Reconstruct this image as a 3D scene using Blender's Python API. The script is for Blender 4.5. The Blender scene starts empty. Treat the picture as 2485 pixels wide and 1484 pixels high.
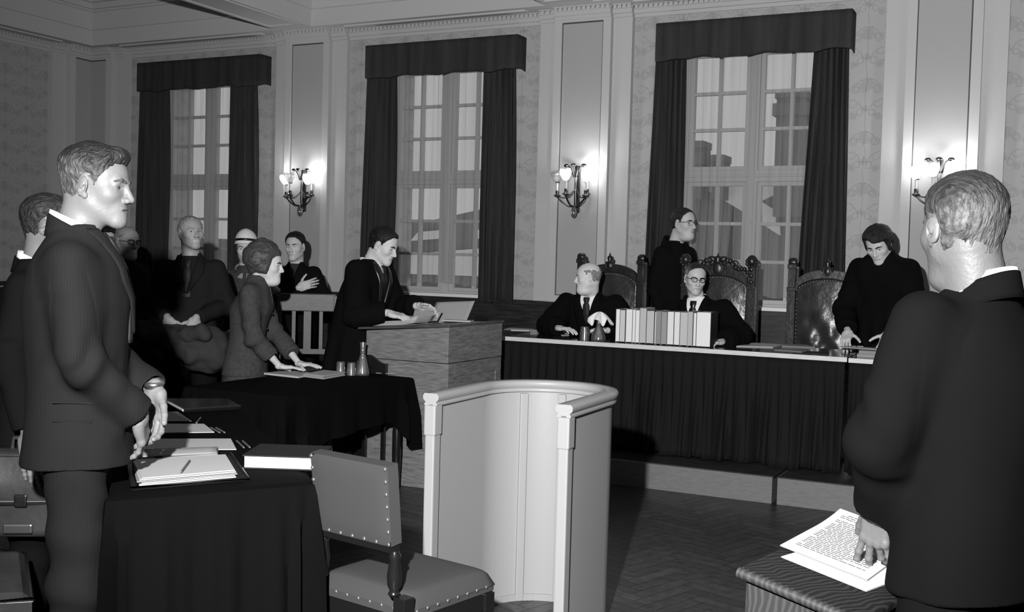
import bpy, math, random
import numpy as np
from mathutils import Vector, Matrix
random.seed(7)
SC = bpy.context.scene
COL = SC.collection
PI = math.pi
f32 = np.float32

# ------------------------------------------------------------------ materials
MATS = {}
def mat(name, g, rough=.6, spec=.3, metal=0.0, bump=None, var=None, sheen=0.0, streak=None, alpha=None, trans=0.0, coat=0.0):
    """grey value g; bump=(scale,strength,stretch); var=(scale,amount,stretch): mottled albedo; streak=(axis scale xyz, amount)"""
    if name in MATS: return MATS[name]
    m = bpy.data.materials.new(name); m.use_nodes = True; m['g'] = g
    nt = m.node_tree; b = nt.nodes['Principled BSDF']
    b.inputs['Base Color'].default_value = (g, g, g, 1)
    b.inputs['Roughness'].default_value = rough
    b.inputs['Specular IOR Level'].default_value = spec
    b.inputs['Metallic'].default_value = metal
    b.inputs['Transmission Weight'].default_value = trans
    b.inputs['Coat Weight'].default_value = coat
    if sheen: b.inputs['Sheen Weight'].default_value = sheen
    tc = nt.nodes.new('ShaderNodeTexCoord')
    def coords(st):
        mp = nt.nodes.new('ShaderNodeMapping'); nt.links.new(tc.outputs['Object'], mp.inputs['Vector'])
        mp.inputs['Scale'].default_value = st
        return mp.outputs['Vector']
    if var:
        sc, am = var[0], var[1]; st = var[2] if len(var) > 2 else (1, 1, 1)
        n = nt.nodes.new('ShaderNodeTexNoise'); n.inputs['Scale'].default_value = sc; n.inputs['Detail'].default_value = 5
        nt.links.new(coords(st), n.inputs['Vector'])
        r = nt.nodes.new('ShaderNodeValToRGB')
        lo, hi = max(0, g * (1 - am)), min(1, g * (1 + am))
        r.color_ramp.elements[0].position = .3; r.color_ramp.elements[0].color = (lo, lo, lo, 1)
        r.color_ramp.elements[1].position = .7; r.color_ramp.elements[1].color = (hi, hi, hi, 1)
        nt.links.new(n.outputs['Fac'], r.inputs['Fac']); nt.links.new(r.outputs['Color'], b.inputs['Base Color'])
    if bump:
        sc, s = bump[0], bump[1]; st = bump[2] if len(bump) > 2 else (1, 1, 1)
        n = nt.nodes.new('ShaderNodeTexNoise'); n.inputs['Scale'].default_value = sc; n.inputs['Detail'].default_value = 4
        nt.links.new(coords(st), n.inputs['Vector'])
        bp = nt.nodes.new('ShaderNodeBump'); bp.inputs['Strength'].default_value = s; bp.inputs['Distance'].default_value = .01
        nt.links.new(n.outputs['Fac'], bp.inputs['Height']); nt.links.new(bp.outputs['Normal'], b.inputs['Normal'])
    MATS[name] = m
    return m

# ------------------------------------------------------------------ objects and tags
def tag(o, label=None, cat=None, group=None, kind=None):
    if label: o['label'] = label
    if cat: o['category'] = cat
    if group: o['group'] = group
    if kind: o['kind'] = kind
    return o
def thing(name, label, cat, loc=(0, 0, 0), rz=0, group=None):
    o = bpy.data.objects.new(name, None); COL.objects.link(o)
    o.empty_display_size = .1; o.location = loc; o.rotation_euler = (0, 0, rz)
    return tag(o, label, cat, group)
def dup(root, loc, rz, label=None, group=None):
    r = root.copy(); COL.objects.link(r); r.location = loc; r.rotation_euler = (0, 0, rz)
    if label: r['label'] = label
    if group: r['group'] = group
    for ch in list(root.children):
        c = ch.copy(); COL.objects.link(c); c.parent = r
        for g in ch.children:
            d = g.copy(); COL.objects.link(d); d.parent = c
    return r

class MB:
    """collects shapes, build() links them as ONE mesh object"""
    def __init__(s): s.V = []; s.F = []; s.I = []; s.mi = 0
    def add(s, V, F, M=None):
        b = len(s.V)
        if M is not None: V = [M @ Vector(v) for v in V]
        s.V += [tuple(v) for v in V]; s.F += [tuple(b + i for i in f) for f in F]; s.I += [s.mi] * len(F)
        return s
    def box(s, c, d, rz=0, M=None, taper=None):
        x, y, z = [q / 2 + random.uniform(.00005, .0004) for q in d]; t = taper or 1
        V = [(-x, -y, -z), (x, -y, -z), (x, y, -z), (-x, y, -z), (-x * t, -y * t, z), (x * t, -y * t, z), (x * t, y * t, z), (-x * t, y * t, z)]
        F = [(0, 3, 2, 1), (4, 5, 6, 7), (0, 1, 5, 4), (1, 2, 6, 5), (2, 3, 7, 6), (3, 0, 4, 7)]
        T = Matrix.Translation(c) @ Matrix.Rotation(rz, 4, 'Z')
        return s.add(V, F, (M @ T) if M is not None else T)
    def bx(s, x0, x1, y0, y1, z0, z1, M=None):
        return s.box(((x0 + x1) / 2, (y0 + y1) / 2, (z0 + z1) / 2), (abs(x1 - x0), abs(y1 - y0), abs(z1 - z0)), 0, M)
    def prism(s, poly, z0, z1, M=None):
        n = len(poly); V = [(x, y, z0) for x, y in poly] + [(x, y, z1) for x, y in poly]
        F = [tuple(range(n))[::-1], tuple(range(n, 2 * n))] + [(i, (i + 1) % n, n + (i + 1) % n, n + i) for i in range(n)]
        return s.add(V, F, M)
    def tube(s, pts, r, seg=8, M=None, closed=False):
        P = [Vector(p) for p in pts]; n = len(P); R = r if isinstance(r, (list, tuple)) else [r] * n
        V = []; up = Vector((0, 0, 1)); pa = None
        for i in range(n):
            t = (P[min(i + 1, n - 1)] - P[max(i - 1, 0)]) if not closed else (P[(i + 1) % n] - P[i - 1])
            t = t.normalized() if t.length else Vector((0, 0, 1))
            a = (pa - t * pa.dot(t)) if pa is not None else t.cross(up)
            if a.length < 1e-4: a = t.cross(Vector((1, 0, 0)))
            a.normalize(); pa = a; b = t.cross(a)
            for k in range(seg):
                q = 2 * PI * k / seg; V.append(P[i] + (a * math.cos(q) + b * math.sin(q)) * R[i])
        F = []
        for i in range(n if closed else n - 1):
            j = (i + 1) % n
            for k in range(seg): F.append((i * seg + k, i * seg + (k + 1) % seg, j * seg + (k + 1) % seg, j * seg + k))
        if not closed: F += [tuple(range(seg))[::-1], tuple((n - 1) * seg + k for k in range(seg))]
        return s.add(V, F, M)
    def lathe(s, prof, c=(0, 0, 0), seg=20, M=None, sx=1, sy=1, cap=True):
        V = []; n = len(prof)
        for r, z in prof:
            for k in range(seg):
                q = 2 * PI * k / seg; V.append((c[0] + r * math.cos(q) * sx, c[1] + r * math.sin(q) * sy, c[2] + z))
        F = [(i * seg + k, i * seg + (k + 1) % seg, (i + 1) * seg + (k + 1) % seg, (i + 1) * seg + k) for i in range(n - 1) for k in range(seg)]
        if cap: F += [tuple(range(seg))[::-1], tuple((n - 1) * seg + k for k in range(seg))]
        return s.add(V, F, M)
    def ball(s, c, r, seg=12, rings=8, M=None):
        rr = r if isinstance(r, (list, tuple)) else (r, r, r)
        V = [(c[0], c[1], c[2] - rr[2])]; F = []
        for i in range(1, rings):
            t = -PI / 2 + PI * i / rings
            for k in range(seg):
                q = 2 * PI * k / seg
                V.append((c[0] + rr[0] * math.cos(t) * math.cos(q), c[1] + rr[1] * math.cos(t) * math.sin(q), c[2] + rr[2] * math.sin(t)))
        V.append((c[0], c[1], c[2] + rr[2])); L = len(V) - 1
        for k in range(seg):
            F.append((0, 1 + (k + 1) % seg, 1 + k)); F.append((L, L - seg + k, L - seg + (k + 1) % seg))
            for i in range(rings - 2):
                a = 1 + i * seg; F.append((a + k, a + (k + 1) % seg, a + seg + (k + 1) % seg, a + seg + k))
        return s.add(V, F, M)
    def grid(s, fn, nu, nv, M=None, wrap=False):
        V = [fn(i / nu, j / nv) for i in range(nu + 1) for j in range(nv + 1)]
        w = nv + 1
        F = [(i * w + j, (i + 1) * w + j, (i + 1) * w + j + 1, i * w + j + 1) for i in range(nu) for j in range(nv)]
        return s.add(V, F, M)
    def build(s, name, m, parent=None, smooth=False, bevel=0, solid=0, sub=0, seg=2, off=-1):
        me = bpy.data.meshes.new(name); me.from_pydata(s.V, [], s.F)
        ms = m if isinstance(m, (list, tuple)) else [m]
        for q in ms: me.materials.append(q)
        if any(s.I): me.polygons.foreach_set('material_index', s.I)
        if smooth: me.polygons.foreach_set('use_smooth', [True] * len(s.F))
        me.update()
        if smooth: me.set_sharp_from_angle(angle=1.1)
        o = bpy.data.objects.new(name, me); COL.objects.link(o)
        if parent is not None: o.parent = parent
        if solid:
            q = o.modifiers.new('solid', 'SOLIDIFY'); q.thickness = solid; q.offset = off
        if bevel:
            q = o.modifiers.new('bevel', 'BEVEL'); q.width = bevel; q.segments = seg; q.limit_method = 'ANGLE'; q.angle_limit = .6
        if sub:
            q = o.modifiers.new('sub', 'SUBSURF'); q.levels = sub; q.render_levels = sub
        if smooth == 2 or (smooth and bevel):
            pass
        return o
def struct(name, mb, m, parent=None, **k):
    o = mb.build(name, m, parent, **k)
    if parent is None: o['kind'] = 'structure'
    return o
def npmesh(name, V, F, mats, idx=None, parent=None, smooth=True):
    V = np.asarray(V, f32); F = np.asarray(F, np.int32)
    me = bpy.data.meshes.new(name); k = F.shape[1]
    me.vertices.add(len(V)); me.vertices.foreach_set('co', V.ravel())
    me.loops.add(F.size); me.loops.foreach_set('vertex_index', F.ravel())
    me.polygons.add(len(F)); me.polygons.foreach_set('loop_start', np.arange(0, F.size, k, dtype=np.int32))
    for m in (mats if isinstance(mats, (list, tuple)) else [mats]): me.materials.append(m)
    if idx is not None: me.polygons.foreach_set('material_index', np.asarray(idx, np.int32))
    me.polygons.foreach_set('use_smooth', np.full(len(F), smooth))
    me.update(calc_edges=True); me.validate()
    o = bpy.data.objects.new(name, me); COL.objects.link(o)
    if parent is not None: o.parent = parent
    return o

# ------------------------------------------------------------------ signed distance fields -> surface nets
def smin(a, b, k):
    if k <= 0: return np.minimum(a, b)
    h = np.maximum(k - np.abs(a - b), 0) / k
    return np.minimum(a, b) - h * h * k * .25
def smax(a, b, k): return -smin(-a, -b, k)
class SD:
    def __init__(s, lo, hi, h):
        s.lo = np.array(lo, float); s.h = h
        s.n = np.maximum(4, np.ceil((np.array(hi, float) - s.lo) / h).astype(int) + 1)
        s.ax = [(s.lo[i] + h * np.arange(s.n[i])).astype(f32) for i in range(3)]
        s.F = np.full(s.n, 1.0, f32); s.pad = 0
    def reg(s, lo, hi):
        sl = []
        for i in range(3):
            a = int(np.clip(np.floor((lo[i] - s.lo[i]) / s.h), 0, s.n[i])); b = int(np.clip(np.ceil((hi[i] - s.lo[i]) / s.h) + 1, 0, s.n[i]))
            sl.append(slice(a, max(a, b)))
        return tuple(sl)
    def xyz(s, r): return s.ax[0][r[0]][:, None, None], s.ax[1][r[1]][None, :, None], s.ax[2][r[2]][None, None, :]
    def put(s, fn, lo, hi, k=0, op='u'):
        m = k + 3 * s.h + s.pad
        r = s.reg([q - m for q in lo], [q + m for q in hi])
        if any(q.stop <= q.start for q in r): return s
        d = fn(*s.xyz(r))
        s.F[r] = smin(s.F[r], d, k) if op == 'u' else smax(s.F[r], -d, k)
        return s
    def cap(s, a, b, ra, rb=None, k=0, op='u', post=None, flat=None):
        rb = ra if rb is None else rb
        a = np.array(a, float); b = np.array(b, float); ba = b - a; l2 = max(1e-9, float(ba @ ba)); R = max(ra, rb)
        def fn(X, Y, Z):
            x, y, z = X - f32(a[0]), Y - f32(a[1]), Z - f32(a[2])
            t = np.clip((x * f32(ba[0]) + y * f32(ba[1]) + z * f32(ba[2])) / f32(l2), 0, 1)
            d = np.sqrt((x - t * f32(ba[0])) ** 2 + (y - t * f32(ba[1])) ** 2 + (z - t * f32(ba[2])) ** 2) - (f32(ra) + f32(rb - ra) * t)
            return d if post is None else post(d, X, Y, Z)
        return s.put(fn, np.minimum(a, b) - R, np.maximum(a, b) + R, k, op)
    def ell(s, c, r, k=0, op='u', R=None):
        c = np.array(c, float); r = np.array(r, float)
        def fn(X, Y, Z):
            x, y, z = X - f32(c[0]), Y - f32(c[1]), Z - f32(c[2])
            if R is not None:
                x, y, z = [x * f32(R[0][i]) + y * f32(R[1][i]) + z * f32(R[2][i]) for i in range(3)]
            k0 = np.sqrt((x / f32(r[0])) ** 2 + (y / f32(r[1])) ** 2 + (z / f32(r[2])) ** 2)
            k1 = np.sqrt((x / f32(r[0] ** 2)) ** 2 + (y / f32(r[1] ** 2)) ** 2 + (z / f32(r[2] ** 2)) ** 2) + f32(1e-6)
            return k0 * (k0 - 1) / k1
        m = r if R is None else np.full(3, max(r))
        return s.put(fn, c - m, c + m, k, op)
    def rbox(s, c, hd, rad, k=0, op='u', R=None):
        c = np.array(c, float)
        def fn(X, Y, Z):
            x, y, z = X - f32(c[0]), Y - f32(c[1]), Z - f32(c[2])
            if R is not None:
                x, y, z = [x * f32(R[0][i]) + y * f32(R[1][i]) + z * f32(R[2][i]) for i in range(3)]
            q = [np.abs(v) - f32(hd[i] - rad) for i, v in enumerate((x, y, z))]
            o = np.sqrt(sum(np.maximum(v, 0) ** 2 for v in q))
            return o + np.minimum(np.maximum(np.maximum(q[0], q[1]), q[2]), 0) - f32(rad)
        m = np.array(hd) if R is None else np.full(3, float(np.linalg.norm(hd)))
        return s.put(fn, c - m, c + m, k, op)
    def loft(s, st, n=2.4, k=0, op='u', sm=.02):
        """stations (z, half width, half depth, x off, y off)"""
        st = sorted([tuple(q) + (0,) * (5 - len(q)) for q in st]); A = np.array(st, float)
        zz = s.ax[2].astype(float)
        def ip(c):
            if sm <= 0: return np.interp(zz, A[:, 0], A[:, c])
            return sum(np.interp(zz + dz * sm, A[:, 0], A[:, c]) * w for dz, w in ((-1.5, .12), (-.75, .23), (0, .3), (.75, .23), (1.5, .12)))
        a, b, ox, oy = [ip(c).astype(f32) for c in (1, 2, 3, 4)]
        mx = A[:, 1].max(); my = A[:, 2].max()
        lo = (A[:, 3].min() - mx, A[:, 4].min() - my, A[0, 0]); hi = (A[:, 3].max() + mx, A[:, 4].max() + my, A[-1, 0])
        m = k + 3 * s.h; r = s.reg([q - m for q in lo], [q + m for q in hi]); X, Y, Z = s.xyz(r)
        aa, bb, xx, yy = [q[r[2]][None, None, :] for q in (a, b, ox, oy)]
        q = (np.abs((X - xx) / aa) ** n + np.abs((Y - yy) / bb) ** n) ** (1 / n)
        d = (q - 1) * np.minimum(aa, bb) * f32(.95)
        d = np.maximum(np.maximum(d, f32(A[0, 0]) - Z), Z - f32(A[-1, 0]))
        s.F[r] = smin(s.F[r], d, k) if op == 'u' else smax(s.F[r], -d, k)
        return s
    def plane(s, p, nrm, k=0):
        """keep the side nrm points away from"""
        X, Y, Z = s.xyz((slice(None),) * 3); n = np.array(nrm, float); n /= np.linalg.norm(n)
        s.F = smax(s.F, (X - f32(p[0])) * f32(n[0]) + (Y - f32(p[1])) * f32(n[1]) + (Z - f32(p[2])) * f32(n[2]), k)
        return s
    def mesh(s):
        F = s.F.copy()
        for i in range(3):
            ix = [slice(None)] * 3
            for e in (0, -1): ix[i] = e; F[tuple(ix)] = np.maximum(F[tuple(ix)], 1e-3)
        S = F < 0; nx, ny, nz = F.shape
        c = np.zeros((nx - 1, ny - 1, nz - 1), np.int8)
        for dx in (0, 1):
            for dy in (0, 1):
                for dz in (0, 1): c += S[dx:nx - 1 + dx, dy:ny - 1 + dy, dz:nz - 1 + dz]
        act = np.argwhere((c > 0) & (c < 8)); idx = np.full(c.shape, -1, np.int32); idx[tuple(act.T)] = np.arange(len(act))
        P = np.zeros((len(act), 3), f32); N = np.zeros(len(act), f32)
        cs = [(0, 0, 0), (1, 0, 0), (0, 1, 0), (1, 1, 0), (0, 0, 1), (1, 0, 1), (0, 1, 1), (1, 1, 1)]
        val = [F[act[:, 0] + a, act[:, 1] + b, act[:, 2] + d] for a, b, d in cs]
        for i, j in ((0, 1), (2, 3), (4, 5), (6, 7), (0, 2), (1, 3), (4, 6), (5, 7), (0, 4), (1, 5), (2, 6), (3, 7)):
            m = (val[i] < 0) != (val[j] < 0); t = np.where(m, val[i] / np.where(m, val[i] - val[j], 1), 0)
            p = np.array(cs[i], f32) + t[:, None] * (np.array(cs[j], f32) - np.array(cs[i], f32))
            P += np.where(m[:, None], p, 0); N += m
        V = (act + P / np.maximum(N, 1)[:, None]) * s.h + s.lo
        Q = []
        for ax in range(3):
            sa = [slice(0, -1) if i == ax else slice(1, -1) for i in range(3)]; sb = [slice(1, None) if i == ax else slice(1, -1) for i in range(3)]
            A, B = S[tuple(sa)], S[tuple(sb)]; e = np.argwhere(A != B)
            if not len(e): continue
            fl = A[tuple(e.T)]; o = [i for i in range(3) if i != ax]
            base = e.copy(); base[:, o[0]] += 1; base[:, o[1]] += 1
            q = []
            for da, db in ((-1, -1), (0, -1), (0, 0), (-1, 0)):
                t = base.copy(); t[:, o[0]] += da; t[:, o[1]] += db; q.append(idx[tuple(t.T)])
            q = np.stack(q, 1)
            if ax == 1: fl = ~fl
            q[~fl] = q[~fl][:, ::-1]; Q.append(q)
        return V, (np.concatenate(Q) if Q else np.zeros((0, 4), np.int32))
def normals(V, F):
    n = np.cross(V[F[:, 2]] - V[F[:, 0]], V[F[:, 3]] - V[F[:, 1]]); N = np.zeros_like(V)
    for i in range(4): np.add.at(N, F[:, i], n)
    return N / (np.linalg.norm(N, axis=1)[:, None] + 1e-12)
def relax(V, F, it=1, w=.5):
    for _ in range(it):
        S = np.zeros_like(V); c = np.zeros(len(V))
        for i in range(4):
            for j in (1, 3):
                np.add.at(S, F[:, i], V[F[:, (i + j) % 4]]); np.add.at(c, F[:, i], 1)
        V = V * (1 - w) + w * S / np.maximum(c, 1)[:, None]
    return V
_r = np.random.RandomState(5); _T = _r.rand(4096).astype(f32)
def vnoise(P):
    i = np.floor(P).astype(np.int64); f = (P - i); f = f * f * (3 - 2 * f); out = 0
    for a in (0, 1):
        for b in (0, 1):
            for c in (0, 1):
                h = ((i[:, 0] + a) * 73856093 ^ (i[:, 1] + b) * 19349663 ^ (i[:, 2] + c) * 83492791) & 4095
                out = out + _T[h] * (f[:, 0] if a else 1 - f[:, 0]) * (f[:, 1] if b else 1 - f[:, 1]) * (f[:, 2] if c else 1 - f[:, 2])
    return out - .5
def sstep(a, b, x):
    t = np.clip((x - a) / (b - a), 0, 1); return t * t * (3 - 2 * t)
FLASH = 2300
# ------------------------------------------------------------------ people
def head_geo(h, o, nb):
    """o: head options, nb: neck base in head coordinates -> skin (V,F,idx), plain field for hair"""
    lo = np.minimum((-.13, -.175, -.17), np.array(nb) - .075); hi = np.maximum((.13, .145, .19), np.array(nb) + .075)
    s = SD(lo, hi, h); s.pad = .075; jw = o.get('jaw', 1.0); ch = o.get('chin', 0.0); fat = o.get('fat', 0.0)
    s.ell((0, -.012, .032), (.074, .097, .084)).ell((0, .028, .03), (.062, .058, .058), .03)
    s.ell((0, .028, -.035), (.056 + fat, .06, .075), .03)
    for e in (-1, 1):
        s.cap((e * .047 * jw, .006, -.052), (e * .017, .068 + ch, -.1), .019 + fat * .6, .016, .03)
        s.ell((e * .043, .056, -.024), (.018, .02, .016), .035)
    s.ell((0, .078 + ch, -.1), (.021, .018, .019), .02).ell((0, .074, -.066), (.03, .02, .026), .02)
    s.cap((-.034, .077, .017), (.034, .077, .017), .012, k=.016).ell((0, .086, .012), (.014, .008, .012), .012)
    nr = o.get('neck', .055)
    s.cap((0, -.03, -.045), nb, nr, nr + .008, .035)
    if fat: s.ell((0, .03, -.115), (.05, .055, .03), .03)
    F0 = s.F.copy(); s.pad = 0
    nl = o.get('nose', 1.0)
    s.cap((0, .088, .008), (0, .09 + .019 * nl, -.034), .0075, .0105, .012)
    if o.get('hook'): s.ell((0, .104, -.008), (.007, .008, .012), .008)
    for e in (-1, 1):
        s.ell((e * .0115, .099, -.0385), (.0085, .012, .0085), .006)
        s.ell((e * .031, .1, -.001), (.0148, .0165, .0098), .013, 'c')
        s.cap((e * .017, .0855, .0074), (e * .045, .0752, .0066), .0054, k=.004).cap((e * .019, .0828, -.0098), (e * .043, .0755, -.009), .0038, k=.006)
        if o.get('age'):
            s.cap((e * .019, .1, -.043), (e * .032, .086, -.072), .0032, k=.007, op='c').cap((e * .02, .092, -.017), (e * .042, .081, -.019), .0025, k=.006, op='c')
    s.ell((0, .09, -.0625), (.023, .0085, .0048), .004).ell((0, .0885, -.0735), (.019, .0085, .006), .004)
    s.ell((0, .1, -.0678 - o.get('open', 0) * .0), (.0235, .011, .0013 + o.get('open', 0)), .003, 'c')
    for e in (-1, 1):
        c, sn = math.cos(e * .35), math.sin(e * .35); c2, s2 = math.cos(.2), math.sin(.2)
        R = np.array([[c, sn, 0], [-sn, c, 0], [0, 0, 1]]); R = np.array([[1, 0, 0], [0, c2, s2], [0, -s2, c2]]) @ R
        s.ell((e * .078, -.008, -.006), (.0065, .0185, .03), .004, 'u', R)
        s.ell((e * .0765, .0, -.032), (.006, .009, .01), .005)
        s.ell((e * .0855, -.004, -.008), (.0055, .011, .0185), .003, 'c', R)
        s.ell((e * .083, -.0065, -.003), (.0035, .009, .013), .002, 'u', R)
        s.ell((e * .084, -.001, -.012), (.0045, .006, .01), .002, 'c', R)
    V, F = s.mesh(); C = V[F].mean(1)
    idx = ((np.abs(C[:, 0]) < .023) & (np.abs(C[:, 2] + .068) < .0095 - .0035 * np.abs(C[:, 0]) / .023) & (C[:, 1] > .083)).astype(np.int32)
    return V, F, idx, s, F0
def eye_geo(h, gaze):
    Vs = []; Fs = []; I = []; b = 0
    for e in (-1, 1):
        s = SD((e * .031 - .016, .058, -.016), (e * .031 + .016, .092, .016), h); s.ell((e * .0308, .0742, -.0005), (.0116,) * 3)
        V, F = s.mesh(); D = V[F].mean(1) - np.array((e * .0308, .0742, -.0005)); D /= np.linalg.norm(D, axis=1)[:, None]
        g = np.array(gaze, float); g /= np.linalg.norm(g)
        I.append(np.where(D @ g > .76, 3, 2)); Vs.append(V); Fs.append(F + b); b += len(V)
    return np.concatenate(Vs), np.concatenate(Fs), np.concatenate(I)
def hair_geo(s, F0, st, o):
    """offset shell of the plain head, thickness by style"""
    X, Y, Z = s.xyz((slice(None),) * 3); X, Y, Z = np.broadcast_arrays(X, Y, Z)
    front = o.get('hairline', .072); nape = o.get('nape', -.07); top = o.get('top', .014); side = o.get('side', .005); sb = o.get('sideburn', .0)
    yy = [-.2, -.115, -.085, -.055, -.03, -.012, .012, .022, .034, .05, .07, .2]
    if st in ('bob', 'bouffant'):
        d_ = o.get('low', -.07)
        zz = [nape, nape, nape, d_, d_, d_, d_, d_, -.02, .045, front, front]
    else: zz = [nape, nape, nape + .005, nape + .02, -.045, .02, .026, sb, .03, front - .028, front, front]
    zh = np.interp(Y.ravel(), yy, zz).reshape(Y.shape)
    if o.get('part'): zh = zh + .02 * sstep(-.02, .05, X * o['part']) * sstep(.02, .06, Y)
    fade = o.get('fade', .02)
    m = sstep(-fade * .3, fade, Z - zh)
    t = (side + (top - side) * sstep(.02, .09, Z + .25 * np.maximum(Y, 0))) * m
    t = t + o.get('quiff', 0) * sstep(.03, .08, Y) * sstep(.05, .09, Z)
    t = t + o.get('backvol', 0) * sstep(.0, -.06, Y) * sstep(-.05, .02, Z) * m
    if st == 'bouffant': t = t + .016 * np.exp(-((Y + .025) / .06) ** 2 - (X / .06) ** 2) * sstep(.03, .1, Z) * m
    if st == 'bouffant': t = t * (1 - .62 * sstep(.03, .08, Y))
    if st in ('bob', 'bouffant'): t = t + o.get('vol', .02) * np.exp(-((Z - .0) / .08) ** 2) * sstep(.06, .0, Y) * m
    if o.get('bald'):
        ctop = sstep(.05 - .02, .05 + .03, Z) * (1 - sstep(.04, .07, np.abs(X)) * 0) * sstep(-.10, -.06, Y)
        if o['bald'] == 1: t = t * (1 - ctop)
        else: t = t * (1 - sstep(.055, .075, Z) * sstep(.0, .04, Y + .02))
    if o.get('bald'): t = np.where(t < .0012, -.02, t)
    t = np.where(m < .02, -.02, t - .001)
    s2 = SD(s.lo, s.lo + 1e-3, s.h); s2.n = s.n; s2.ax = s.ax
    s2.F = (F0 - t).astype(f32)
    if not o.get('ears_in'):
        for e in (-1, 1): s2.ell((e * .08, -.006, -.008), (.018, .021, .034), .006, 'c')
    s2.plane((0, 0, o.get('cutz', -.125)), (0, 0, -1))
    V, F = s2.mesh()
    if not len(V): return V, F
    N = normals(V, F); V = V + N * (vnoise(V * np.array(o.get('strand', (260, 60, 90)))) * o.get('rough', .004) + vnoise(V * np.array((45, 25, 30))) * o.get('clump', .005))[:, None]
    return V, F
_HC = {}
def hand_geo(h, pose):
    key = (round(h, 4), repr(pose))
    if key in _HC: return _HC[key]
    curl = pose.get('curl', (.25, .3, .2)); cf = pose.get('fingers', [curl] * 4); spread = pose.get('spread', .08)
    s = SD((-.1, -.075, -.125), (.125, .225, .06), h)
    s.cap((0, -.012, 0), (0, .014, 0), .025, .023).rbox((.001, .05, 0), (.04, .05, .0135), .013, .02)
    s.cap((.026, .02, -.008), (.032, .06, -.008), .014, .012, .015).ell((-.025, .035, -.006), (.016, .032, .013), .012)
    base = [(.031, .094), (.0105, .1), (-.0105, .097), (-.030, .087)]; L = [(.043, .026, .021), (.047, .029, .022), (.044, .027, .022), (.034, .021, .019)]
    for i in range(4):
        p = np.array((base[i][0], base[i][1], .001)); a = 0; sp = spread * (1.5 - i) * .9; r = (.0094, .0097, .0091, .0081)[i]
        s.ell(p + np.array((0, -.002, .004)), (.0105, .012, .009), .008)
        for j in range(3):
            a += cf[i][j]; d = np.array((math.sin(sp) * math.cos(a), math.cos(sp) * math.cos(a), -math.sin(a)))
            q = p + d * L[i][j]; s.cap(p, q, r * (1 - .07 * j), r * (1 - .07 * (j + 1)), .0035 if j else .006)
            if j: s.ell(p, (r * 1.04,) * 3, .003)
            p = q
    th = pose.get('thumb', (.8, .62, -.25)); tb = pose.get('tbend', .2)
    d = np.array(th, float); d /= np.linalg.norm(d); p = np.array((.028, .024, -.007)); r = .0125; ax = np.array((-.55, .75, -.25))
    for j, l in enumerate((.044, .033, .027)):
        q = p + d * l; s.cap(p, q, r, r * .9, .008 if j == 0 else .004); p = q; r *= .9
        d = d + ax * tb; d /= np.linalg.norm(d)
    if pose.get('hold'): pass
    _HC[key] = s.mesh()
    return _HC[key]
def axes(f, n):
    y = np.array(f, float); y /= np.linalg.norm(y); z = -np.array(n, float); z -= y * (z @ y); z /= np.linalg.norm(z)
    return np.stack([np.cross(y, z), y, z], 1)
def Rxyz(yaw, pitch, roll):
    """yaw left positive, pitch down positive, roll to the right positive"""
    return np.array(Matrix.Rotation(yaw, 3, 'Z') @ Matrix.Rotation(-pitch, 3, 'X') @ Matrix.Rotation(roll, 3, 'Y'))
class Cat:
    def __init__(s): s.V = []; s.F = []; s.I = []; s.b = 0
    def add(s, V, F, i=0):
        if not len(V): return
        s.V.append(np.asarray(V)); s.F.append(np.asarray(F) + s.b); s.I.append(np.full(len(F), i) if np.isscalar(i) else np.asarray(i)); s.b += len(V)
    def get(s): return np.concatenate(s.V), np.concatenate(s.F), np.concatenate(s.I)

MALE = [(.80, .195, .135), (.93, .19, .14), (1.1, .168, .126), (1.22, .175, .132), (1.33, .184, .136), (1.41, .176, .12), (1.46, .138, .1), (1.5, .09, .078), (1.535, .062, .064)]
FEM = [(.78, .205, .13), (.92, .2, .14), (1.08, .155, .112), (1.2, .165, .125), (1.29, .175, .148), (1.38, .175, .115), (1.45, .14, .09), (1.495, .09, .07), (1.53, .052, .055)]
def strip(pts2, fy, w=None): pass
def fade_mat(a, b):
    n = a + '_to_' + b
    if n in MATS: return MATS[n]
    m = MATS[a].copy(); m.name = n; nt = m.node_tree; bs = nt.nodes['Principled BSDF']; src = bs.inputs['Base Color'].links[0].from_socket
    at = nt.nodes.new('ShaderNodeAttribute'); at.attribute_name = 'fade'; mr = nt.nodes.new('ShaderNodeMapRange'); mr.inputs[3].default_value = 1; mr.inputs[4].default_value = MATS[b]['g'] / MATS[a]['g']
    nt.links.new(at.outputs['Fac'], mr.inputs[0]); vm = nt.nodes.new('ShaderNodeVectorMath'); vm.operation = 'SCALE'; nt.links.new(src, vm.inputs[0]); nt.links.new(mr.outputs[0], vm.inputs['Scale']); nt.links.new(vm.outputs[0], bs.inputs['Base Color'])
    MATS[n] = m; return m
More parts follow.
